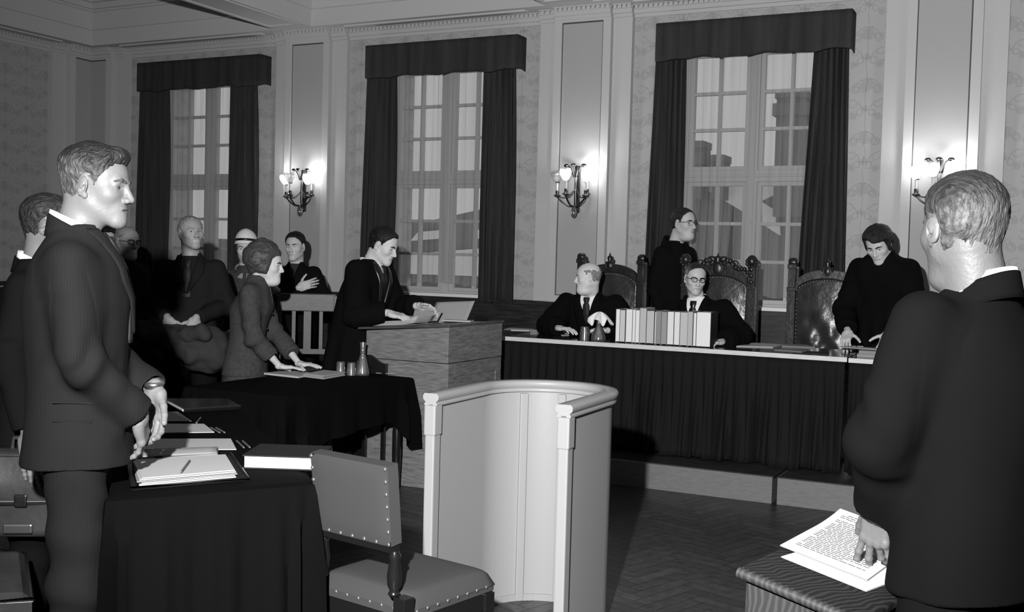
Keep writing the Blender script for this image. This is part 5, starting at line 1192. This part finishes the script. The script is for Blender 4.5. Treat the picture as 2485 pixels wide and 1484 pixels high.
# ------------------------------------------------------------------ leather chair at the left edge, satchel
r = thing('leather_seat_chair', 'low brown leather seat with piped edge at the bottom left corner', 'chair', (7.16, -7.02, 0), 0)
Q = [(7.47, -7.0), (7.04, -6.67), (6.72, -7.05), (7.14, -7.37)]; P_ = [(x - 7.16, y + 7.02) for x, y in Q][::-1]
def padq(u, v):
    a = Vector(P_[0]).lerp(Vector(P_[1]), u); b = Vector(P_[3]).lerp(Vector(P_[2]), u); p = a.lerp(b, v); q = (1 - (2 * u - 1) ** 8) * (1 - (2 * v - 1) ** 8)
    return (p.x, p.y, .478 + .03 * q ** .4)
m = MB(); m.grid(padq, 20, 20).prism(P_, .40, .48); m.build('seat', BLEA, r, smooth=False)
MB().tube([(x, y, .482) for x, y in P_], .008, 8, closed=True).build('piping', BLEA, r, smooth=True)
for x, y in P_: MB().lathe([(.018, 0), (.022, .3), (.028, .40)], (x * .85, y * .85, 0), 12).build('leg', TURN, r, smooth=True)
for i in range(4):
    a, b = Vector(P_[i]), Vector(P_[(i + 1) % 4])
    for k in range(6): p = a.lerp(b, (k + .5) / 6); MB().ball((p.x * 1.003, p.y * 1.003, .415), .009, 8, 5).build('stud', NAIL, r, smooth=True)
r = thing('satchel', 'brown leather satchel with stitched flap and metal lock leaning beside the pinstripe suited man', 'bag', (6.91, -6.56, .505), math.radians(33))
w, d, hh = .19, .05, .30
def sat(y0, z0, z1, th, nm, mt=None):
    m = MB(); m.grid(lambda u, v: (-w + 2 * w * u, y0 - th * math.sin(v * PI) * (1 - (2 * u - 1) ** 4) - .01 * math.sin(u * 5 + v * 3), z0 + (z1 - z0) * v), 18, 10); return m.build(nm, mt or BAGL, r, smooth=True, solid=.006)
MB().bx(-w, w, -d, d, 0, hh - .03).build('body', BAGL, r, bevel=.025, seg=4)
sat(-d - .004, .12, hh, .014, 'flap'); MB().grid(lambda u, v: (-w + 2 * w * u, -d + 2 * d * v, hh - .005 + .018 * math.sin(v * PI)), 12, 6).build('flap_top', BAGL, r, smooth=True, solid=.006)
st = MB(); st.tube([(-w + .012, -d - .012, hh - .01), (-w + .012, -d - .016, .135), (w - .012, -d - .016, .135), (w - .012, -d - .012, hh - .01)], .0022, 5); st.build('stitching', mat('thread_pale', .16, .8), r)
MB().bx(-.022, .022, -d - .024, -d - .012, .115, .16).build('strap_end', MATS['black_leather'], r, bevel=.006)
k = MB(); k.bx(-.06, .04, -d - .02, -d - .004, .02, .055); k.build('lock_plate', mat('steel', .45, .25, .5, .95), r, bevel=.006)
MB().tube([(-.05, 0, hh + .01), (-.045, 0, hh + .05), (.045, 0, hh + .05), (.05, 0, hh + .01)], .008, 8).build('handle', BAGL, r, smooth=True)

# ------------------------------------------------------------------ papers
PAP = mat('paper_white', .42, .75, .2, bump=(200, .03)); PAPG = mat('paper_grey', .22, .75, .2); PAGES = mat('page_edges', .8, .8, .2, bump=(300, .4, (.05, .05, 4))); COVER = mat('dark_book_cover', .012, .6, .2); CARD = mat('folder_card', .24, .7, .2); INK = mat('ink', .08, .7); PENC = mat('pencil_paint', .1, .4, .4); BLK = mat('black_leather_folder', .008, .2, .6)
def sheet(name, c, w, h, rz, z, t, m, lab, cat='papers', group=None, curl=0):
    r = MB(); n = 8
    r.grid(lambda u, v: ((u - .5) * w, (v - .5) * h, t + curl * (abs(2 * u - 1) ** 3) + .0006 * math.sin(u * 9)), n, n)
    r.bx(-w / 2, w / 2, -h / 2, h / 2, 0, t)
    o = r.build(name, m); o.location = (c[0], c[1], z); o.rotation_euler = (0, 0, rz); return tag(o, lab, cat, group)
nz = .7765; A0 = math.atan2(.75, -.66) ; DIR = math.atan2(.66, .75)
def quadsheet(name, pts, z, t, m, lab, cat='papers', group=None, parent=None):
    q = MB(); P = pts; c = (sum(p[0] for p in P) / 4, sum(p[1] for p in P) / 4); q.prism([(x - c[0], y - c[1]) for x, y in P], 0, t)
    o = q.build(name, m, parent); o.location = (c[0], c[1], z)
    return tag(o, lab, cat, group) if lab else o
def rect(c, w, h, a):
    ca, sa = math.cos(a), math.sin(a); return [(c[0] + x * ca - y * sa, c[1] + x * sa + y * ca) for x, y in ((-w / 2, -h / 2), (w / 2, -h / 2), (w / 2, h / 2), (-w / 2, h / 2))]
quadsheet('paper_sheet', [(7.376, -5.992), (7.195, -5.816), (6.95, -6.0), (7.09, -6.2)], nz, .003, PAP, 'blank white sheet nearest the thick book on the long table', group='sheets in a row on the long table')
quadsheet('paper_sheet', [(7.031, -5.729), (6.843, -5.586), (6.64, -5.73), (6.8, -5.93)], nz, .003, PAP, 'blank white sheet in the middle of the row of three', group='sheets in a row on the long table')
quadsheet('paper_sheet', [(6.743, -5.555), (6.487, -5.375), (6.38, -5.5), (6.6, -5.68)], nz, .003, PAPG, 'greyish sheet farthest of the row of three, beside the black folder', group='sheets in a row on the long table')
def pencil(a, b, z, lab, r=.0038, m=PENC, group='pencils on the long table'):
    a = Vector((a[0], a[1], z + r)); b = Vector((b[0], b[1], z + r)); d = (b - a).normalized(); c = thing('pencil', lab, 'pencil', a, 0, group)
    MB().tube([(0, 0, 0), b - a - d * .016], r, 6).build('shaft', m, c); MB().tube([b - a - d * .016, b - a], [r, .0006], 6).build('tip', PAPG, c)
pencil((7.253, -5.848), (7.389, -5.961), nz, 'left pencil of the pair lying beyond the sheet nearest the thick book'); pencil((7.275, -5.838), (7.405, -5.945), nz, 'right pencil of the pair lying beyond the sheet nearest the thick book')
pencil((6.945, -5.655), (7.072, -5.739), nz, 'left pencil of the pair beside the middle sheet'); pencil((6.965, -5.645), (7.09, -5.728), nz, 'right pencil of the pair beside the middle sheet'); pencil((6.802, -5.587), (6.699, -5.447), nz, 'single pencil lying beyond the greyish sheet')
# black folder standing tilted on the table: a slim leather writing case with pale spine
r = thing('writing_case', 'slim black leather writing case at the far end of the long table', 'folder', (6.5, -5.3, nz), 0)
P4 = [(6.528, -5.378), (6.66, -5.135), (6.45, -4.98), (6.2, -5.17)]; P4 = [(x - 6.5, y + 5.3) for x, y in P4]
MB().prism(P4, .0, .022).build('cover', BLK, r, bevel=.006); MB().tube([(*P4[0], .014), (*P4[1], .016)], .0085, 8).build('zip_edge', BLK, r, smooth=True); MB().tube([(*P4[0], .012), (*P4[3], .014)], .006, 8).build('page_edge', PAP, r, smooth=True)
# open document case with papers
r = thing('document_folder', 'open black document case full of papers at the front of the long table', 'folder', (7.53, -6.4, nz), 0)
P4 = [(7.60, -6.74), (7.79, -6.415), (7.44, -6.10), (7.16, -6.34)]; L4 = lambda P, cx=7.53, cy=-6.4: [(x - cx, y - cy) for x, y in P]
MB().prism(L4(P4), 0, .008).build('case', BLK, r, bevel=.003); MB().tube([(*p, .009) for p in L4(P4)], .006, 8, closed=True).build('case_rim', BLK, r, smooth=True)
for i in range(5): 
    j = .006 * math.sin(i * 2.1); MB().prism(L4([(7.592 + j, -6.70 + j), (7.752 - j, -6.43), (7.53, -6.235 + j), (7.345, -6.49)]), .009 + i * .0055, .0125 + i * .0055).build('paper_stack', PAP if i != 2 else PAPG, r)
MB().prism(L4([(7.40, -6.40), (7.50, -6.235), (7.40, -6.12), (7.24, -6.28)]), .012, .034).build('paper_stack', PAPG, r, bevel=.003)
MB().grid(lambda u, v: (7.34 - 7.53 + .16 * u + .02 * v - .1 * v, -6.44 + 6.4 + .2 * u + .17 * v * .5, .036 + .012 * math.sin(v * PI)), 8, 8).build('turned_sheet', PAPG, r, smooth=True, solid=.001)
pencil((7.53, -6.41), (7.655, -6.585), nz + .035, 'dark pencil lying on the papers of the open document case', group=None)
def book(lab, c, w, h, t, rz, z, group=None, flat=True, cm=COVER, pm=PAGES):
    r = thing('book', lab, 'book', (c[0], c[1], z), rz, group); e = .004
    MB().bx(-w / 2 + .006, w / 2 - .006, -h / 2 + .006, h / 2 - .004, .004, t - .004).build('pages', pm, r)
    k = MB(); k.bx(-w / 2, w / 2, -h / 2, h / 2, 0, .004).bx(-w / 2, w / 2, -h / 2, h / 2, t - .004, t).bx(-w / 2, w / 2, h / 2 - .004, h / 2, 0, t); k.build('cover', cm, r); return r
book('thick dark law book lying flat behind the studded chair back', (7.71, -6.10), .27, .235, .048, math.atan2(.11, .24) , nz)
# middle table
mz = .752
quadsheet('paper_sheet', [(5.60, -3.668), (5.90, -3.70), (5.86, -3.45), (5.62, -3.45)], mz, .012, PAP, 'white papers under the hands of the leaning woman')
r = thing('paper_pile', 'thick loose pile of papers in front of the tumblers', 'papers', (5.93, -3.5, mz), 0)
for i in range(6): MB().prism([(x - 5.93 + .008 * math.sin(i * 1.7), y + 3.5 + .008 * math.cos(i * 2.3)) for x, y in [(5.885, -3.625), (6.06, -3.655), (6.03, -3.38), (5.84, -3.36)]], i * .0042, i * .0042 + .0028).build('sheet_bundle', PAP, r)
def tumbler(x, y, z, lab, group, inv=False, H=.085, R=.033):
    r = thing('tumbler', lab, 'glass', (x, y, z), 0, group); p = [(R * .8, 0), (R, H), (R - .002, H), (R * .8 - .003, .006), (.001, .006)]
    if inv: p = [(R, 0), (R * .82, H - .008), (R * .7, H), (.001, H), (.001, H - .006), (R * .7, H - .006), (R - .003, .001)]
    MB().lathe(p, (0, 0, 0), 20, cap=False).build('glass', GLASS, r, smooth=True)
    for q in range(8): MB().tube([(R * .86 * math.cos(q * PI / 4), R * .86 * math.sin(q * PI / 4), .008), (R * .95 * math.cos(q * PI / 4), R * .95 * math.sin(q * PI / 4), .05)], .0022, 5).build('cut_facet', GLASS, r) if q % 2 == 0 else None
tumbler(5.965, -3.335, mz, 'upturned tumbler on the middle table, left of the group', 'tumblers beside the carafe', True); tumbler(6.03, -3.20, mz, 'upturned tumbler on the middle table, at the back of the group', 'tumblers beside the carafe', True); tumbler(6.05, -3.335, mz, 'upturned tumbler on the middle table, touching the carafe', 'tumblers beside the carafe', True)
def carafe(x, y, z, lab, H, R, lvl, neck=.016, group=None):
    r = thing('carafe', lab, 'carafe', (x, y, z), 0, group); p = [(R * .96, 0), (R, .012), (R * .97, .03), (R * .55, H * .5), (neck, H * .66), (neck * 1.25, H * .68), (neck, H * .70), (neck * 1.1, H * .85), (neck * 1.35, H)]
    MB().lathe(p + [(a - .0025, b) for a, b in p[::-1][:-1]] + [(.001, .008)], (0, 0, 0), 24, cap=False).build('glass', GLASS, r, smooth=True)
    rad = lambda h_: float(np.interp(h_, [q[1] for q in p], [q[0] for q in p])) - .004
    MB().lathe([(.001, .009), (R * .93 - .002, .009)] + [(rad(lvl * k / 5), lvl * k / 5) for k in range(1, 6)] + [(.001, lvl)], (0, 0, 0), 24, cap=False).build('water', WATER, r, smooth=True); return r
carafe(6.10, -3.28, mz, 'clear glass water carafe on the middle table', .215, .047, .07)
quadsheet('paper_sheet', [(6.1, -3.12), (6.24, -3.09), (6.22, -2.98 - .1), (6.12, -3.1)], mz, .003, PAP, 'white sheet just behind the carafe on the middle table')
# lectern papers
def lz(x): return 1.05 + (x - 5.905) / .71 * .051 + .002
r = thing('document_folder', 'open card folder of documents on the lectern under the robed man hands', 'folder', (6.2, -2.72, lz(6.2)), 0)
sl = .0718
MB().grid(lambda u, v: (-.3 + .42 * u, -.28 + .24 * v, .004 + (-.3 + .42 * u) * sl), 6, 6).build('left_cover', CARD, r, solid=.003)
for i in range(5): MB().grid(lambda u, v, i=i: (-.2 + .3 * u + .006 * i, -.27 + .25 * v, .008 + .006 * i + (-.2 + .3 * u) * sl + .045 * max(0, u - .65) ** 1.4 * (1 + .4 * i)), 12, 6).build('paper_stack', PAP, r, smooth=True, solid=.004)
MB().grid(lambda u, v: (-.17 + .30 * u + .02 * v, -.02 + .02 * u + .03 * v, .02 + .10 * v * (1 - .35 * u) + (-.2 + .3 * u) * sl), 10, 8).build('raised_sheet', PAPG, r, smooth=True, solid=.0015)
MB().grid(lambda u, v: (-.04 + .30 * u + .05 * v, .16 + .02 * u + .03 * v, .0 + .15 * v + (-.04 + .30 * u) * sl), 10, 8).build('raised_cover', CARD, r, smooth=True, solid=.003)
quadsheet('paper_sheet', rect((6.42, -2.58), .2, .12, .3), lz(6.47) + .004, .008, PAP, 'white paper at the right end of the lectern top')
# judges' table
z = TZ + .001
quadsheet('notebook', [(6.09, -1.22), (6.29, -1.15), (6.25, -.98), (6.02, -.98)], z, .012, PAP, 'closed white notebook near the left end of the judges table')
tag(MB().bx(-.09, .09, -.012, .012, 0, .02).box((0.03, 0, .03), (.06, .02, .02), .3).build('stapler', MATS['black']), 'small black stapler on the notebook end of the judges table', 'stapler'); o = bpy.data.objects['stapler']; o.location = (6.40, -1.28 + .12, z); o.rotation_euler = (0, 0, .5)
quadsheet('paper_sheet', [(6.44, -1.30), (6.69, -1.36), (6.72, -1.30), (6.46, -1.22)], z, .004, PAP, 'thin white sheet in front of the bald judge'); quadsheet('paper_sheet', [(6.48, -1.17), (6.72, -1.21), (6.73, -1.1), (6.50, -1.05)], z, .01, PAPG, 'grey document pile under the arms of the bald judge')
tumbler(7.005, -1.68, z, 'upturned tumbler beside the napkin covered carafe', None, True, .1, .038)
carafe(7.11, -1.66, z, 'small round water carafe under a white napkin on the judges table', .17, .058, .115, .017)
r = MB(); 
def nap(u, v):
    q = 2 * PI * u; rr = .004 + .082 * v * (1 + .18 * math.sin(q * 4 + 1) + .1 * math.sin(q * 7)); return (rr * math.cos(q), rr * math.sin(q) * .8, .03 - .075 * v ** 1.6 * (1 + .35 * math.sin(q * 5)) + .006 * math.sin(q * 9) * v)
r.grid(nap, 48, 10); o = r.build('napkin', MATS['cloth_white'], None, smooth=True, solid=.002); o.location = (7.115, -1.66, z + .185); tag(o, 'white napkin draped over the neck of the judges carafe', 'napkin')
bk = [(11, 1, 75, 0), (15, .7, 74, 1), (17, .95, 76, 0), (8, .95, 76, 0), (11, .95, 75, 0), (17, .6, 80, 0), (20, .62, 75, 1), (4, .9, 73, 0), (13, .32, 75, 0), (14, .38, 74, 0), (17, .9, 75, 1), (15, .9, 75, 1), (19, .62, 75, 0), (13, .55, 77, 0), (8, .9, 75, 1), (35, .95, 77, 1)]
lbl = ['first', 'second', 'third', 'fourth', 'fifth', 'sixth', 'seventh', 'eighth', 'ninth', 'tenth', 'eleventh', 'twelfth', 'thirteenth', 'fourteenth', 'fifteenth', 'sixteenth and thickest']
x = 7.258; tot = sum(b[0] for b in bk); sc = .722 / tot
for i, (w, g, hh, dk) in enumerate(bk):
    ww = w * sc - .0008; H_ = hh / 75 * .245; y = -1.705 + .012 * random.random()
    r = thing('book', '%s volume counted from the carafe in the standing row of law books' % lbl[i], 'book', (x + ww / 2, y, z), 0, 'row of law books on the judges table')
    ct = .0022
    MB().bx(-ww / 2 + ct, ww / 2 - ct, .002, .17, .006, H_ - .004).build('pages', mat('page_edges_%d' % int(g * 100), .8 * g, .8, .2, bump=(300, .3, (4, .05, .05))), r)
    k = MB(); k.bx(-ww / 2, -ww / 2 + ct, 0, .18, 0, H_).bx(ww / 2 - ct, ww / 2, 0, .18, 0, H_).bx(-ww / 2, ww / 2, .17, .18, 0, H_); k.build('cover', COVER if dk else PAPG, r); x += w * sc
W4 = [([(8.06, -1.45), (8.34, -1.33), (8.34, -1.0), (8.12, -1.0)], .006, PAP, 'large white sheet left of the paper roll, before the tall chair'), ([(8.37, -1.18), (8.60, -1.14), (8.50, -.92), (8.34, -.95)], .008, PAPG, 'grey bound document in front of the empty chair'),
      ([(8.40, -1.55), (8.60, -1.60), (8.62, -1.42), (8.44, -1.38)], .004, PAPG, 'grey card at the front edge of the judges table'), ([(8.63, -1.72), (8.80, -1.66), (8.76, -1.48), (8.62, -1.52)], .005, COVER, 'small dark notebook at the right end of the long judges table'), ([(7.985, -1.22), (8.05, -1.24), (8.06, -1.12), (7.99, -1.1)], .005, PAP, 'small slip of paper right of the row of law books')]
for p, t, m, l in W4: quadsheet('paper_sheet' if m is not COVER else 'notebook', p, z, t, m, l)
for i in range(2): quadsheet('document_bundle', [(8.99 + .01 * i, -1.72 + .01 * i), (9.26, -1.70 + .01 * i), (9.24, -1.35), (8.97, -1.36)], z + i * .022, .021, PAPG if i else CARD, ('lower' if not i else 'upper') + ' thick document bundle at the left end of the second judges table', group='document bundles')
quadsheet('paper_sheet', [(8.84, -1.56), (9.18, -1.62), (9.20, -1.48), (8.86, -1.42)], z + .046, .004, PAP, 'white sheet lying across the document bundles')
r = thing('paper_roll', 'short rolled paper tube beside the hands of the young clerk', 'roll', (8.87, -1.18, z + .02), math.radians(0)); MB().tube([(0, 0, 0), (.07, .03, 0)], .018, 14).build('roll', PAP, r, smooth=True); MB().tube([(.022, .0094, 0), (.03, .0128, 0)], .0186, 14).build('band', COVER, r, smooth=True)
# ------------------------------------------------------------------ small sloping desk at the lower right
WV = bpy.data.materials.new('wavy_grain'); WV.use_nodes = True; nt = WV.node_tree; b = nt.nodes['Principled BSDF']; b.inputs['Roughness'].default_value = .55; b.inputs['Specular IOR Level'].default_value = .2
tc = nt.nodes.new('ShaderNodeTexCoord'); mp = nt.nodes.new('ShaderNodeMapping'); mp.inputs['Rotation'].default_value = (0, 0, .5); nt.links.new(tc.outputs['Object'], mp.inputs[0])
wv = nt.nodes.new('ShaderNodeTexWave'); wv.wave_type = 'BANDS'; wv.inputs['Scale'].default_value = 22; wv.inputs['Distortion'].default_value = 9; wv.inputs['Detail'].default_value = 1.5; wv.inputs['Detail Scale'].default_value = .55; nt.links.new(mp.outputs[0], wv.inputs['Vector'])
rp = nt.nodes.new('ShaderNodeValToRGB'); rp.color_ramp.elements[0].position = .35; rp.color_ramp.elements[0].color = (.006,) * 3 + (1,); rp.color_ramp.elements[1].position = .97; rp.color_ramp.elements[1].color = (.02,) * 3 + (1,); nt.links.new(wv.outputs['Fac'], rp.inputs[0]); nt.links.new(rp.outputs[0], b.inputs['Base Color'])
WV2 = WV.copy(); WV2.name = 'wavy_grain_worn'; e = WV2.node_tree.nodes['Color Ramp'].color_ramp.elements; e[0].color = (.018,) * 3 + (1,); e[1].color = (.034,) * 3 + (1,)
r = thing('sloping_desk', 'small sloping desk with wavy wood grain at the lower right', 'desk', (9.54, -6.78, 0), 0)
bv, rv = Vector((.2, .98, 0)), Vector((.98, -.2, -.19)); tl = [Vector((0, 0, .84)), rv * .30 + Vector((0, 0, .84)), rv * .30 + bv * .52 + Vector((0, 0, .84)), bv * .52 + Vector((0, 0, .84))]
V = [tuple(p) for p in tl] + [tuple(p - Vector((0, 0, .022))) for p in tl]; MB().add(V, [(0, 1, 2, 3), (7, 6, 5, 4), (4, 5, 1, 0), (5, 6, 2, 1), (6, 7, 3, 2), (7, 4, 0, 3)]).build('desk_top', WV, r, bevel=.006)
t2 = [p + Vector((.012, .012, -.02)) * 1 for p in tl]; t2 = [tl[0] + Vector((.012, .01, -.022)), tl[1] + Vector((-.012, .012, -.022)), tl[2] + Vector((-.012, -.012, -.022)), tl[3] + Vector((.012, -.012, -.022))]
V = [tuple(p) for p in t2] + [(p.x, p.y, .0) for p in t2]; MB().add(V, [(0, 1, 2, 3), (7, 6, 5, 4), (4, 5, 1, 0), (5, 6, 2, 1), (6, 7, 3, 2), (7, 4, 0, 3)]).build('cabinet', WV2, r, bevel=.008)
e = [p + Vector((-.001, -.004, -.012)) for p in (tl[0], tl[1])]; MB().tube([e[0], e[1]], .0125, 8).build('front_edge', WV2, r, smooth=True)
def onp(u, v, up): return tl[0] + Vector((9.54, -6.78, 0)) + rv * u + bv * v + Vector((0, 0, up))
def docsheet(lab, u0, u1, v0, v1, up, text, skew=0, lift=.02):
    r = thing('typed_document', lab, 'papers', onp((u0 + u1) / 2, (v0 + v1) / 2, up), 0, 'documents on the sloping desk'); c = Vector(r.location)
    f = lambda u, v, h=0: tuple(onp(u0 + (u1 - u0) * u + skew * v, v0 + (v1 - v0) * v, up + h + lift * max(0, v - .55) ** 2 * 2) - c)
    ln = MB(); ln.grid(lambda u, v: f(u, v), 12, 12).grid(lambda u, v: f(u, 1 - v, -.002), 12, 12)
    if text:
        ln.mi = 1
        for k in range(27):
            v = .92 - k * .031
            if k == 3: continue
            a, e_ = (.1 if k % 6 else .16), (.9 if k % 5 else .62); x = a
            while x < e_:
                l = random.uniform(.03, .09); x2 = min(e_, x + l); ln.add([f(x, v, .0016), f(x2, v, .0016), f(x2, v + .0085, .0016), f(x, v + .0085, .0016)], [(0, 1, 2, 3)]); x = x2 + .014
    ln.build('sheet', [PAP, INK], r)
docsheet('white sheet lying under the typed page on the sloping desk', .03, .24, .16, .60, .003, False, .05, .005); docsheet('typed page lying on top at the far end of the sloping desk', .0, .22, .22, .66, .008, True, -.02, .03)
cl = onp(.13, .64, .014); pcl = MB(); pcl.tube([(0, 0, .0), (.03, .004, .0), (.034, -.006, 0), (.004, -.01, 0)], .0016, 6); o = pcl.build('paper_clip', MATS['black']); o.location = cl; tag(o, 'dark paper clip at the top edge of the typed page', 'clip')
# grey overcoat bundled over the rail in front of the tall man
s = SD((-.42, -.3, -.35), (.45, .3, .3), .014)
s.ell((0, 0, 0), (.30, .13, .10)).ell((.2, .02, -.08), (.17, .13, .16), .06).ell((-.22, 0, -.06), (.12, .12, .17), .06).cap((-.1, -.1, -.02), (.2, -.12, -.1), .05, .06, .03).cap((.02, -.12, .02), (.3, -.1, .04), .04, .05, .03).cap((-.28, -.08, .05), (-.05, -.12, -.12), .035, .05, .03)
V, F = s.mesh(); N = normals(V, F); V = V + N * (vnoise(V * 11) * .05 + vnoise(V * 25) * .015)[:, None]
o = npmesh('folded_overcoat', V, F, MATS['coat_grey']); o.location = Dp_coat; tag(o, 'grey overcoat bundled under the hands of the tall man with a tie', 'coat')
# ------------------------------------------------------------------ camera, flash
cam = bpy.data.cameras.new('camera'); co = bpy.data.objects.new('camera', cam); COL.objects.link(co); SC.camera = co
cam.sensor_width = 36; cam.lens = 36 * 2647.75 / 2485; cam.clip_start = .05; cam.clip_end = 300
yaw, pitch, roll = .4633, .0414, .0268
cy, sy = math.cos(yaw), math.sin(yaw); F_ = Vector((-sy, cy, 0)); R_ = Vector((cy, sy, 0)); U_ = Vector((0, 0, 1))
f2 = F_ * math.cos(pitch) - U_ * math.sin(pitch); u2 = U_ * math.cos(pitch) + F_ * math.sin(pitch); r3 = R_ * math.cos(roll) + u2 * math.sin(roll); u3 = -R_ * math.sin(roll) + u2 * math.cos(roll)
M = Matrix((r3, u3, -f2)).transposed().to_4x4(); M.translation = (10.17, -9.25, 1.53); co.matrix_world = M
L = bpy.data.lights.new('camera_flash', 'SPOT'); L.energy = FLASH; L.spot_size = 1.75; L.spot_blend = .9; L.shadow_soft_size = .035
o = bpy.data.objects.new('camera_flash', L); COL.objects.link(o); o.location = (9.75, -9.25, 2.0)
o.rotation_euler = (Vector((7.6, -1.5, 1.5)) - o.location).to_track_quat('-Z', 'Y').to_euler()
SC.view_settings.view_transform = 'Standard'; SC.view_settings.look = 'None'; SC.view_settings.gamma = 1; SC.view_settings.exposure = 0; SC.view_settings.use_curve_mapping = False
SC.cycles.use_denoising = True; SC.cycles.max_bounces = 8; SC.cycles.transparent_max_bounces = 16
